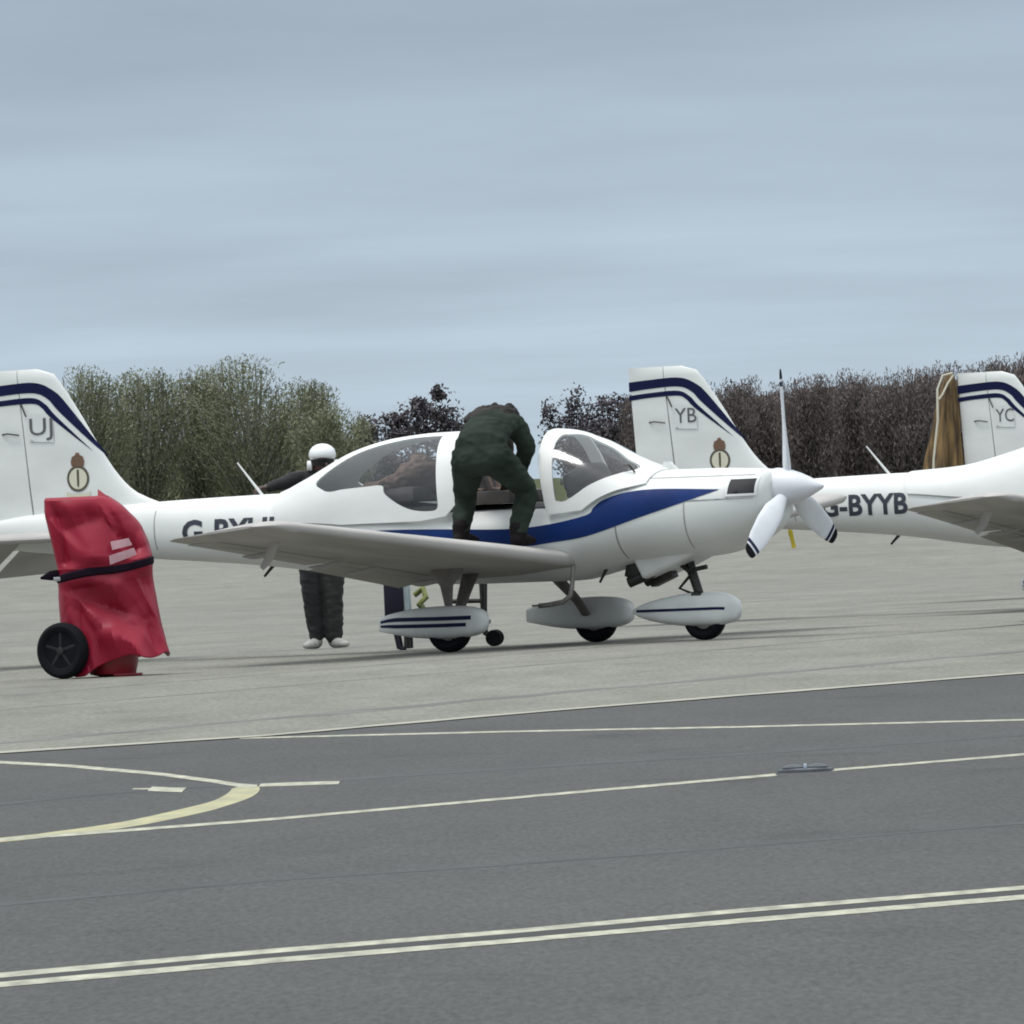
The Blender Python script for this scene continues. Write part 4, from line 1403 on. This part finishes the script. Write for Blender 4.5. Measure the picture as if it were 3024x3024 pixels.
def cover(z0, z1, nz, hem):
    V_, F_ = [], []
    n = 120
    zz = list(np.linspace(z1, z0, nz))
    for j, z in enumerate(zz):
        l, r_, d = pL(z), pR(z), pD(z)
        cx, hw = (l + r_) / 2, (r_ - l) / 2
        for k in range(n):
            a = 2 * math.pi * k / n
            c, s = math.cos(a), math.sin(a)
            x = cx + hw * math.copysign(abs(c)**0.62, c)
            y = d * math.copysign(abs(s)**0.62, s)
            zq = z
            # crumpled sheet: flat facets between sharp creases
            dn = 0.0
            for fr, am, sd_ in ((2.7, 0.125, 1.7), (5.2, 0.035, 5.1)):
                dd, _ = noise.voronoi(Vector((x * fr + sd_ + z * 0.8, y * fr * 0.8, z * fr * 0.55 + sd_)))
                dn += am * (0.52 - min(0.75, dd[1] - dd[0]) * 1.15)
            dn += 0.05 * (abs(noise.noise(Vector((x * 4.3 + z * 2.2, y * 4.0, z * 0.8 + 3)))) * 2 - 0.5)
            dn *= min(1.0, max(0.10, (z1 - z) / 0.14)) * min(1.0, max(0.04, (abs(z - 0.765 - 0.055 * c) - 0.035) / 0.07))
            x -= dn * c * 0.20
            y -= dn * s * 1.15
            if hem:
                f_ = max(0.0, (0.45 - z) / 0.35)
                zq = z - f_ * (0.115 * max(0.0, -(x - 0.16)) / 0.3 + 0.02 * math.sin(5 * a + 0.5)) + f_ * 0.015
            V_.append((x, y, max(0.015, zq)))
    for j in range(nz - 1):
        for k in range(n):
            p, q = j * n + k, j * n + (k + 1) % n
            F_.append((p, p + n, q + n, q))
    F_.append(tuple(reversed(range(n))) if not hem else ())
    F_ = [f for f in F_ if f]
    me = mesh('cover', V_, F_)
    return me
co = obj('cover', autosmooth(cover(0.74, 1.295, 56, False), 22), RED, cart)
ls = obj('cover_skirt', autosmooth(cover(0.13, 0.785, 64, True), 22), RED, cart)
for o_ in (co, ls):
    m_ = o_.modifiers.new('thick', 'SOLIDIFY')
    m_.thickness = 0.006
obj('cover_peak', MB().add([(-0.02, -0.10, 1.27), (0.10, -0.06, 1.20), (0.02, 0.02, 1.27), (-0.02, -0.05, 1.345), (0.05, -0.09, 1.29)],
                           [(0, 4, 3), (4, 1, 3), (1, 2, 3), (2, 0, 3), (0, 2, 1, 4)]).mesh('cover_peak', True, 60), RED, co)
def strap_band():
    V_, F_ = [], []
    n = 90
    for dz in (-0.030, -0.018, 0.018, 0.030):
        for k in range(n):
            a = 2 * math.pi * k / n
            c, s = math.cos(a), math.sin(a)
            z = 0.765 + 0.055 * c
            l, r_, d = pL(0.765), pR(0.765), pD(0.765)
            cx, hw = (l + r_) / 2, (r_ - l) / 2
            o = 0.012 if abs(dz) < 0.02 else 0.003
            V_.append((cx + (hw + o) * math.copysign(abs(c)**0.62, c), (d + o + 0.006) * math.copysign(abs(s)**0.62, s), z + dz))
    for j in range(3):
        for k in range(n):
            p, q = j * n + k, j * n + (k + 1) % n
            F_.append((p, q, q + n, p + n))
    return autosmooth(mesh('strap', V_, F_), 25)
so = obj('strap', strap_band(), STRAP, cart)
obj('strap_tail', MB().tube([(-0.31, -0.10, 0.755), (-0.38, -0.12, 0.74), (-0.455, -0.10, 0.725)], [(0.03, 0.006), (0.035, 0.008), (0.008, 0.004)], 8, side=(0, 0, 1)).mesh('strap_tail'), STRAP, so)
obj('strap_buckle', MB().box((-0.335, -0.19, 0.715), (0.05, 0.02, 0.03), bev=0.006).mesh('strap_buckle'), STEEL, so)
def on_cover(poly, off):
    V_, F_ = [], []
    for x, z in poly:
        V_.append((x, -(pD(z)) - off, z))
    return mesh('label', V_, [tuple(range(len(poly)))], False)
for poly in ([(0.06, 0.965), (0.19, 0.985), (0.215, 0.935), (0.07, 0.905)], [(0.045, 0.865), (0.225, 0.915), (0.245, 0.865), (0.05, 0.80)]):
    obj('label_pocket', on_cover(poly, 0.012), LAB, co)
def cart_wheel(pos, yaw):
    w = obj('wheel', MB().lathe([(-0.032, 0.125), (-0.05, 0.145), (-0.052, 0.175), (-0.035, 0.197), (0, 0.203), (0.035, 0.197), (0.052, 0.175), (0.05, 0.145), (0.032, 0.125)], 'y', nseg=40).mesh('wheel'), BLACK, cart, pos)
    w.rotation_euler = (0, 0, yaw)
    obj('wheel_disc', MB().lathe([(-0.015, 0.02), (-0.018, 0.13), (0.018, 0.13), (0.015, 0.02)], 'y', nseg=30).mesh('wheel_disc'), BLACK, w)
    for k in range(5):
        a = 2 * math.pi * k / 5 + 0.3
        obj('spoke', MB().box((0.07 * math.cos(a), -0.026, 0.07 * math.sin(a)), (0.13, 0.016, 0.022), Matrix.Rotation(-a, 3, 'Y'), 0.004).mesh('spoke'), mat('spoke_plastic', (0.022, 0.022, 0.026), 0.6, spec=0.2), w)
    obj('hub_cap', MB().lathe([(-0.045, 0.012), (-0.042, 0.028), (-0.015, 0.032)], 'y', nseg=16).mesh('hub_cap'), DMETAL, w)
cart_wheel((-0.315, -0.20, 0.203), R(-30))
cart_wheel((-0.05, 0.30, 0.203), R(-30))
obj('axle', MB().tube([(-0.315, -0.20, 0.203), (-0.05, 0.30, 0.203)], 0.018, 8).mesh('axle'), DMETAL, cart)
obj('cylinder', MB().lathe([(0.005, 0.10), (0.02, 0.165), (0.10, 0.185), (0.90, 0.185), (1.05, 0.12), (1.12, 0.05)], 'z', (0.03, 0.0, 0.0), 28).mesh('cylinder'), RED2, cart)
obj('foot_plate', MB().box((0.14, -0.06, 0.012), (0.20, 0.24, 0.016), bev=0.004).mesh('foot_plate'), RED2, cart)

# ------------------------------------------------------------------ ground trolley behind the near wheel
NAVYBOX = mat('navy_box', (0.012, 0.012, 0.035), 0.5, var=0.3, scale=10)
PALE = mat('pale_blue_frame', (0.50, 0.58, 0.62), 0.5, var=0.2, scale=12)
HIVIS = mat('yellow_green_hose', (0.28, 0.30, 0.10), 0.6, col2=(0.10, 0.13, 0.05), scale=14)
tro = thing('ground_power_trolley', 'small trolley with navy box and tiny wheel parked behind the near main wheel', 'trolley', (-0.58, 109.6, 0), R(-4))
obj('power_box', MB().box((-0.355, 0, 0.40), (0.145, 0.30, 0.31), bev=0.012).mesh('power_box'), NAVYBOX, tro)
obj('box_base', MB().box((-0.355, 0, 0.225), (0.155, 0.32, 0.03), bev=0.006).mesh('box_base'), PALE, tro)
obj('chassis', MB().box((0.0, 0, 0.19), (0.74, 0.30, 0.035), bev=0.008).mesh('chassis'), DMETAL, tro)
for y in (-0.12, 0.12):
    obj('upright', MB().tube([(-0.265, y, 0.57), (-0.255, y, 0.20)], 0.022, 10).mesh('upright'), PALE, tro)
    obj('support_leg', MB().tube([(-0.36, y, 0.20), (-0.33, y, 0.02), (-0.29, y, 0.012)], [0.02, 0.018, 0.018], 8).mesh('support_leg'), NAVYBOX, tro)
    obj('support_leg', MB().tube([(-0.26, y, 0.20), (-0.265, y, 0.012)], [0.024, 0.028], 8).mesh('support_leg'), DMETAL, tro)
    obj('handle_post', MB().tube([(0.325, y, 0.17), (0.33, y, 0.30), (0.335, y, 0.56)], [0.02, 0.018, 0.026], 8).mesh('handle_post'), DMETAL, tro)
    wl = obj('trolley_wheel', MB().lathe([(-0.02, 0.035), (-0.022, 0.058), (0.0, 0.064), (0.022, 0.058), (0.02, 0.035)], 'y', nseg=24).mesh('trolley_wheel'), BLACK, tro, (0.405, y, 0.064))
    obj('fork', MB().tube([(0.33, y, 0.19), (0.335, y, 0.10), (0.405, y, 0.064)], 0.014, 8).mesh('fork'), DMETAL, tro)
obj('cross_bar', MB().tube([(0.07, -0.12, 0.36), (0.33, -0.12, 0.355)], 0.018, 8).mesh('cross_bar'), DMETAL, tro)
obj('cable_coil', MB().tube([(-0.20, 0, 0.42), (-0.13, -0.02, 0.47), (-0.11, -0.05, 0.40), (-0.16, -0.06, 0.35), (-0.10, -0.05, 0.27), (0.0, -0.04, 0.22)], [0.022, 0.028, 0.026, 0.03, 0.026, 0.02], 8).mesh('cable_coil'), HIVIS, tro)

# ------------------------------------------------------------------ brown sheet over the farthest rudder
CANVAS = mat('brown_gold_canvas', (0.25, 0.155, 0.058), 0.75, col2=(0.014, 0.008, 0.006), scale=2.6, stretch=(6, 6, 0.9), bump=0.6, bscale=9, detail=6)
cov = thing('rudder_cover', 'brown and gold canvas sheet draped over the rudder of the farthest aircraft', 'cover', (4.46, 143.72, gz(143.7) + 1.02))
def canvas():
    V_, F_ = [], []
    n, nz = 96, 50
    for j in range(nz):
        t = j / (nz - 1)
        z = 1.31 * (1 - t)
        hw = 0.045 + 0.17 * t**0.75
        hd = 0.08 + 0.10 * t
        cx = 0.03 - 0.14 * t
        if t < 0.12:
            hw *= math.sqrt(1 - (1 - t / 0.12)**2) * 0.9 + 0.1
            hd *= math.sqrt(1 - (1 - t / 0.12)**2) * 0.9 + 0.1
        for k in range(n):
            a = 2 * math.pi * k / n
            q = 1 + 0.16 * math.sin(9 * a + 2.2 * noise.noise(Vector((math.cos(a), math.sin(a), z * 1.1))) * 2) * (0.3 + t) + 0.10 * noise.noise(Vector((math.cos(a) * 2, math.sin(a) * 2, z * 2.5)))
            V_.append((cx + hw * q * math.cos(a), hd * q * math.sin(a), z))
    for j in range(nz - 1):
        for k in range(n):
            p, q = j * n + k, j * n + (k + 1) % n
            F_.append((p, p + n, q + n, q))
    F_.append(tuple(reversed(range(n))))
    return mesh('canvas', V_, F_)
obj('canvas', canvas(), CANVAS, cov)
ROPE = mat('pale_cord', (0.55, 0.52, 0.42), 0.7)
obj('tie_cord', MB().tube([(0.05, -0.12, 1.29), (-0.05, -0.14, 1.27), (-0.11, -0.16, 1.13), (-0.12, -0.20, 0.83), (-0.18, -0.22, 0.43), (-0.20, -0.23, 0.1)], 0.012, 6).mesh('tie_cord'), ROPE, cov)
obj('tie_cord', MB().tube([(0.06, -0.12, 1.27), (0.0, -0.15, 1.19), (-0.06, -0.18, 1.08), (-0.10, -0.19, 1.03)], 0.010, 6).mesh('tie_cord'), ROPE, cov)

# yellow streamer under the second aircraft's tail
stre = thing('warning_streamer', 'yellow streamer hanging under the tail of the aircraft coded YB', 'streamer', (2.525, 128.6, 0.44))
obj('ribbon', MB().tube([(-0.02, 0, 0.30), (-0.015, 0, 0.24), (0.0, 0.01, 0.17), (0.012, 0, 0.10)], [(0.016, 0.004), (0.022, 0.004), (0.018, 0.004), (0.02, 0.004)], 8, side=(1, 0, 0)).mesh('ribbon'), YEL, stre)
obj('tie', MB().tube([(-0.02, 0, 0.29), (-0.02, 0, 0.46)], 0.006, 6).mesh('tie'), DMETAL, stre)

# inset light on the centre line
STUD = mat('light_casting', (0.05, 0.055, 0.065), 0.35, 0.5, var=0.3, scale=30)
LENS = mat('light_lens', (0.45, 0.52, 0.60), 0.15)
stud = thing('taxiway_light', 'low dark taxiway light fitting interrupting the white centre line', 'light fitting', (1.19, 60.1, -0.004))
obj('base_ring', MB().lathe([(0.0, 0.125), (0.012, 0.12), (0.018, 0.085)], 'z', nseg=28).mesh('base_ring'), STUD, stud)
for x in (-0.052, 0.052):
    hm = MB().lathe([(0.012, 0.05), (0.03, 0.046), (0.042, 0.028), (0.046, 0.008)], 'z', (0, 0, 0), 20).mesh('lamp_hood')
    h_ = obj('lamp_hood', hm, STUD, stud, (x, 0, 0))
    h_.scale = (1.0, 1.4, 0.75)
obj('lens', MB().box((0, -0.03, 0.022), (0.014, 0.06, 0.026), bev=0.004).mesh('lens'), LENS, stud)

# ------------------------------------------------------------------ trees along the far side of the field
BARKG = mat('grey_bark', (0.26, 0.26, 0.215), 0.9, var=0.4, scale=3)
BARKD = mat('dark_bark', (0.035, 0.028, 0.028), 0.9, var=0.4, scale=3)
LEAFG = mat('spring_leaf_grey_green', (0.27, 0.275, 0.17), 0.8, col2=(0.105, 0.118, 0.072), scale=0.6, island=0.3)
LEAFD = mat('dark_purple_twig', (0.14, 0.118, 0.13), 0.85, col2=(0.038, 0.034, 0.043), scale=0.8, island=0.6)
LEAFB = mat('brown_winter_twig', (0.175, 0.142, 0.135), 0.85, col2=(0.115, 0.094, 0.090), scale=0.6, island=0.2)

def quads(centers, U, Vv):
    n = len(centers)
    v = np.empty((n, 4, 3))
    v[:, 0] = centers - U - Vv
    v[:, 1] = centers + U - Vv
    v[:, 2] = centers + U + Vv
    v[:, 3] = centers - U + Vv
    return v.reshape(-1, 3)
def quad_mesh(name, verts):
    n = len(verts) // 4
    me = bpy.data.meshes.new(name)
    me.vertices.add(4 * n)
    me.vertices.foreach_set('co', verts.astype(np.float32).ravel())
    me.loops.add(4 * n)
    me.loops.foreach_set('vertex_index', np.arange(4 * n, dtype=np.int32))
    me.polygons.add(n)
    me.polygons.foreach_set('loop_start', np.arange(0, 4 * n, 4, dtype=np.int32))
    me.polygons.foreach_set('loop_total', np.full(n, 4, dtype=np.int32))
    me.update(calc_edges=True)
    return me

def rnd_dirs(rng, n, up=0.0):
    d = rng.normal(size=(n, 3))
    d[:, 2] += up
    return d / np.linalg.norm(d, axis=1)[:, None]

def tree(name, label, x, y, h, w, kind, seed, group, nl=5200):
    rng = np.random.default_rng(seed)
    rnd = random.Random(seed)
    t = thing(name, label, 'tree', (x, y, gz(y)), 0, group)
    bark, leaf = {'green': (BARKG, LEAFG), 'dark': (BARKD, LEAFD), 'brown': (BARKD, LEAFB), 'tiered': (BARKD, LEAFD)}[kind]
    mb = MB()
    tips = []
    th = h * {'green': 0.10, 'dark': 0.35, 'brown': 0.22, 'tiered': 0.92}[kind]
    mb.tube([(0, 0, -0.1), (rnd.uniform(-.05, .05), 0, th * 0.5), (rnd.uniform(-.1, .1), 0, th)], [0.035 * h * 0.6, 0.026 * h * 0.6, 0.016 * h * 0.6 if kind != 'tiered' else 0.03], 7)
    def crown_r(z):     # half width at height
        u = z / h
        if kind == 'green':
            return w * 0.5 * (0.62 + 0.5 * math.sin(math.pi * min(1, u) * 0.72)) * math.sqrt(max(0.0, 1 - max(0, (u - 0.62) / 0.40)**2.2))
        if kind == 'tiered':
            return w * 0.5 * max(0.06, (1.02 - u)) * (0.55 + 0.45 * math.cos(u * 26))
        return w * 0.56 * math.sqrt(max(0.02, 1 - abs((u - 0.58) / 0.46)**2.6))
    nb = {'green': 46, 'dark': 26, 'brown': 34, 'tiered': 22}[kind]
    for i in range(nb):
        if kind == 'tiered':
            zt = h * rnd.uniform(0.3, 0.99)
            z0 = zt - 0.1
            a = rnd.uniform(0, 6.28)
            r_ = crown_r(zt)
            p = [(0, 0, z0), (0.5 * r_ * math.cos(a), 0.5 * r_ * math.sin(a), z0 + 0.03), (r_ * math.cos(a), r_ * math.sin(a), zt - 0.05)]
        else:
            a = rnd.uniform(0, 6.28)
            zt = h * (0.42 + 0.56 * rnd.random()**0.8)
            r_ = crown_r(zt) * math.sqrt(rnd.uniform(0.05, 1.0))
            z0 = th * rnd.uniform(0.6, 1.0)
            k = 0.55
            p = [(0, 0, z0), (r_ * k * math.cos(a) * 0.9, r_ * k * math.sin(a) * 0.9, z0 + (zt - z0) * 0.45), (r_ * 0.9 * math.cos(a + .1), r_ * 0.9 * math.sin(a + .1), z0 + (zt - z0) * 0.8), (r_ * math.cos(a), r_ * math.sin(a), zt)]
        rr = np.linspace((0.0095 if kind == 'green' else 0.0065) * h, (0.0036 if kind == 'green' else 0.0022) * h, len(p))
        mb.tube(p, list(rr), 5)
        tips.append(p)
    obj('trunk', mb.mesh('trunk'), bark, t)
    # foliage: upright sprays gathered round the ends of the limbs
    if kind == 'tiered':
        cs = [(-1.5, 5.15, 0.55), (-0.27, 5.6, 0.75), (0.67, 6.35, 0.38), (0.75, 5.2, 0.85), (-0.5, 4.5, 0.9), (1.35, 4.6, 0.7), (0.6, 6.75, 0.16), (-1.2, 4.2, 0.7), (0.5, 4.0, 1.0), (-0.4, 6.0, 0.3)]
        c = []
        for cx_, cz_, cr_ in cs:
            q = rng.normal(size=(int(nl * cr_ / 6.0), 3)) * np.array([0.55, 0.55, 0.36]) * cr_
            c.append(q + np.array([cx_, rnd.uniform(-.4, .4), cz_]))
        c = np.concatenate(c)
        n = len(c)
        d = rnd_dirs(rng, n)
        s = np.cross(d, rnd_dirs(rng, n))
        s /= np.linalg.norm(s, axis=1)[:, None]
        obj('crown', quad_mesh('crown', quads(c, s * rng.uniform(0.03, 0.06, n)[:, None], d * rng.uniform(0.04, 0.12, n)[:, None])), leaf, t)
        return t
    P = []
    for p in tips:
        for q in range(1, len(p)):
            a, b = np.array(p[q - 1]), np.array(p[q])
            k = 4 + 3 * q
            P += [a + (b - a) * rnd.random()**(0.7 if kind == 'green' else 1.0) for _ in range(k)]
    P = np.array(P)
    c = P[rng.integers(0, len(P), nl)]
    sg = {'green': (0.34, 0.34, 0.34), 'dark': (0.34, 0.34, 0.22), 'brown': (0.34, 0.34, 0.36), 'tiered': (0.22, 0.22, 0.07)}[kind]
    c = c + rng.normal(size=(nl, 3)) * np.array(sg) * (w / 4.0)**0.5
    lim = np.array([crown_r(max(0.05 * h, z)) for z in c[:, 2]]) * 1.10
    rad = np.linalg.norm(c[:, :2], axis=1)
    # ragged edge: keep most of what lies inside the crown outline
    keep = (rad < lim * rng.uniform(0.85, 1.12, nl)) & (c[:, 2] < h * 1.03) & (c[:, 2] > 0.05)
    c = c[keep]
    n = len(c)
    if kind in ('green', 'brown'):
        outw = c.copy()
        outw[:, 2] = 0
        d = outw * (0.35 if kind == 'green' else 0.12) + np.array([0, 0, 1.0]) + rng.normal(size=(n, 3)) * (0.55 if kind == 'green' else 0.4)
        d /= np.linalg.norm(d, axis=1)[:, None]
        s = np.cross(d, rnd_dirs(rng, n))
        s /= np.linalg.norm(s, axis=1)[:, None]
        ln = rng.uniform(0.03, 0.11, n)[:, None]
        wd = rng.uniform(0.012, 0.026, n)[:, None]
    else:
        d = rnd_dirs(rng, n)
        s = np.cross(d, rnd_dirs(rng, n))
        s /= np.linalg.norm(s, axis=1)[:, None]
        ln = rng.uniform(0.04, 0.11, n)[:, None]
        wd = rng.uniform(0.03, 0.06, n)[:, None]
    obj('crown', quad_mesh('crown', quads(c, s * wd, d * ln)), leaf, t)
    return t

G = [('tall grey-green tree beside the nearest tail fin, first of the clump', -20.5, 690, 8.35, 4.6), ('round-topped grey-green tree, second of the clump from the tail fin', -17.9, 700, 8.2, 4.9),
     ('slender grey-green tree in the middle of the leafy clump', -15.3, 706, 8.15, 4.6), ('tallest and broadest grey-green tree of the leafy clump', -12.7, 700, 8.6, 6.0),
     ('grey-green tree sloping down on the right flank of the clump', -10.4, 710, 7.4, 4.8), ('lowest grey-green tree, right end of the clump behind the white helmet', -8.6, 690, 5.9, 4.0)]
for i, (lb, x, y, h, w) in enumerate(G):
    tree('budding_tree', lb, x, y, h, w, 'green', 11 + i, 'grey-green trees beyond the field', 21000)
D = [('small dark round tree just right of the leafy clump', -7.0, 720, 5.5, 2.6, 'dark'), ('lone dark spindly tree above the canopy with a bare leading shoot', -4.1, 720, 6.4, 3.4, 'tiered'),
     ('low dark tree beneath the spindly one, left of it', -5.4, 735, 4.3, 2.6, 'dark'), ('low dark tree hidden behind the bending pilot', -1.4, 740, 4.9, 3.0, 'dark'), ('dark ragged tree above the windscreen', 3.2, 720, 6.5, 3.0, 'dark'),
     ('dark purple tree between windscreen and second tail fin', 5.2, 730, 6.1, 3.4, 'dark')]
for i, (lb, x, y, h, w, kd) in enumerate(D):
    tree('dark_tree', lb, x, y, h, w, kd, 31 + i, 'dark trees beyond the field', 5600 if kd == 'dark' else 4200)
W = [('brown bare tree just behind the second tail fin', 7.4, 720, 6.15, 3.4), ('brown bare tree at the left end of the wood, beside the striped fin', 10.1, 680, 6.1, 3.2), ('brown bare tree left of the upright propeller blade', 12.3, 690, 6.25, 3.4), ('brown bare tree right of the upright propeller blade', 14.5, 680, 6.2, 3.4),
     ('brown bare tree above the registration letters, left part of the wood', 16.8, 690, 6.4, 3.6), ('brown bare tree above the whip aerial of the second aircraft', 19.0, 680, 6.5, 3.6), ('brown bare tree beside the draped canvas sheet', 21.4, 690, 6.55, 3.6),
     ('brown bare tree behind the farthest fin', 23.5, 680, 6.6, 3.4), ('tallest brown bare tree at the right edge of the picture', 25.8, 690, 6.95, 3.6)]
for i, (lb, x, y, h, w) in enumerate(W):
    tree('bare_tree', lb, x, y, h, w, 'brown', 61 + i, 'bare brown trees of the wood', 22000)
# the depth of the wood behind the front row
rng = np.random.default_rng(5)
def thicket(name, x0, x1, y, hf, n, m, label_mat, far):
    x = np.concatenate([rng.uniform(x0, x1, n), rng.uniform(*far, n)])     # the belt runs on beyond the picture
    n *= 2
    hh = np.array([hf(v) for v in x])
    z = rng.uniform(0, 1, n)**0.8 * hh
    big = np.where((x < x0) | (x > x1), 1.9, 1.0)[:, None]
    yy = rng.uniform(y, y + 12, n)
    c = np.stack([x, yy, z + gz(y)], 1)
    d = np.array([0, 0, 1.0]) + rng.normal(size=(n, 3)) * 0.3
    d /= np.linalg.norm(d, axis=1)[:, None]
    s = np.cross(d, rnd_dirs(rng, n))
    s /= np.linalg.norm(s, axis=1)[:, None]
    o = obj(name, quad_mesh(name, quads(c, big * s * rng.uniform(0.02, 0.06, n)[:, None], big * d * rng.uniform(0.06, 0.2, n)[:, None])), m)
    o['kind'] = 'stuff'
    o['label'] = label_mat
    o['category'] = 'woodland'
def hb_(x):
    return 5.4 + 0.028 * min(25.0, x - 10) + 0.35 * noise.noise(Vector((x * 0.9, 3, 1))) + 0.25 * noise.noise(Vector((x * 2.7, 8, 1)))
thicket('woodland', 8.8, 32.0, 705, hb_, 60000, LEAFB, 'dense brown undergrowth and trunks filling the wood', (31.0, 110.0))
def hg_(x):
    return 4.3 + 0.5 * noise.noise(Vector((x * 0.8, 5, 1)))
thicket('shrub_belt', -26.0, -7.5, 720, hg_, 40000, LEAFG, 'dark green shrubs filling in under the leafy clump', (-90.0, -25.0))
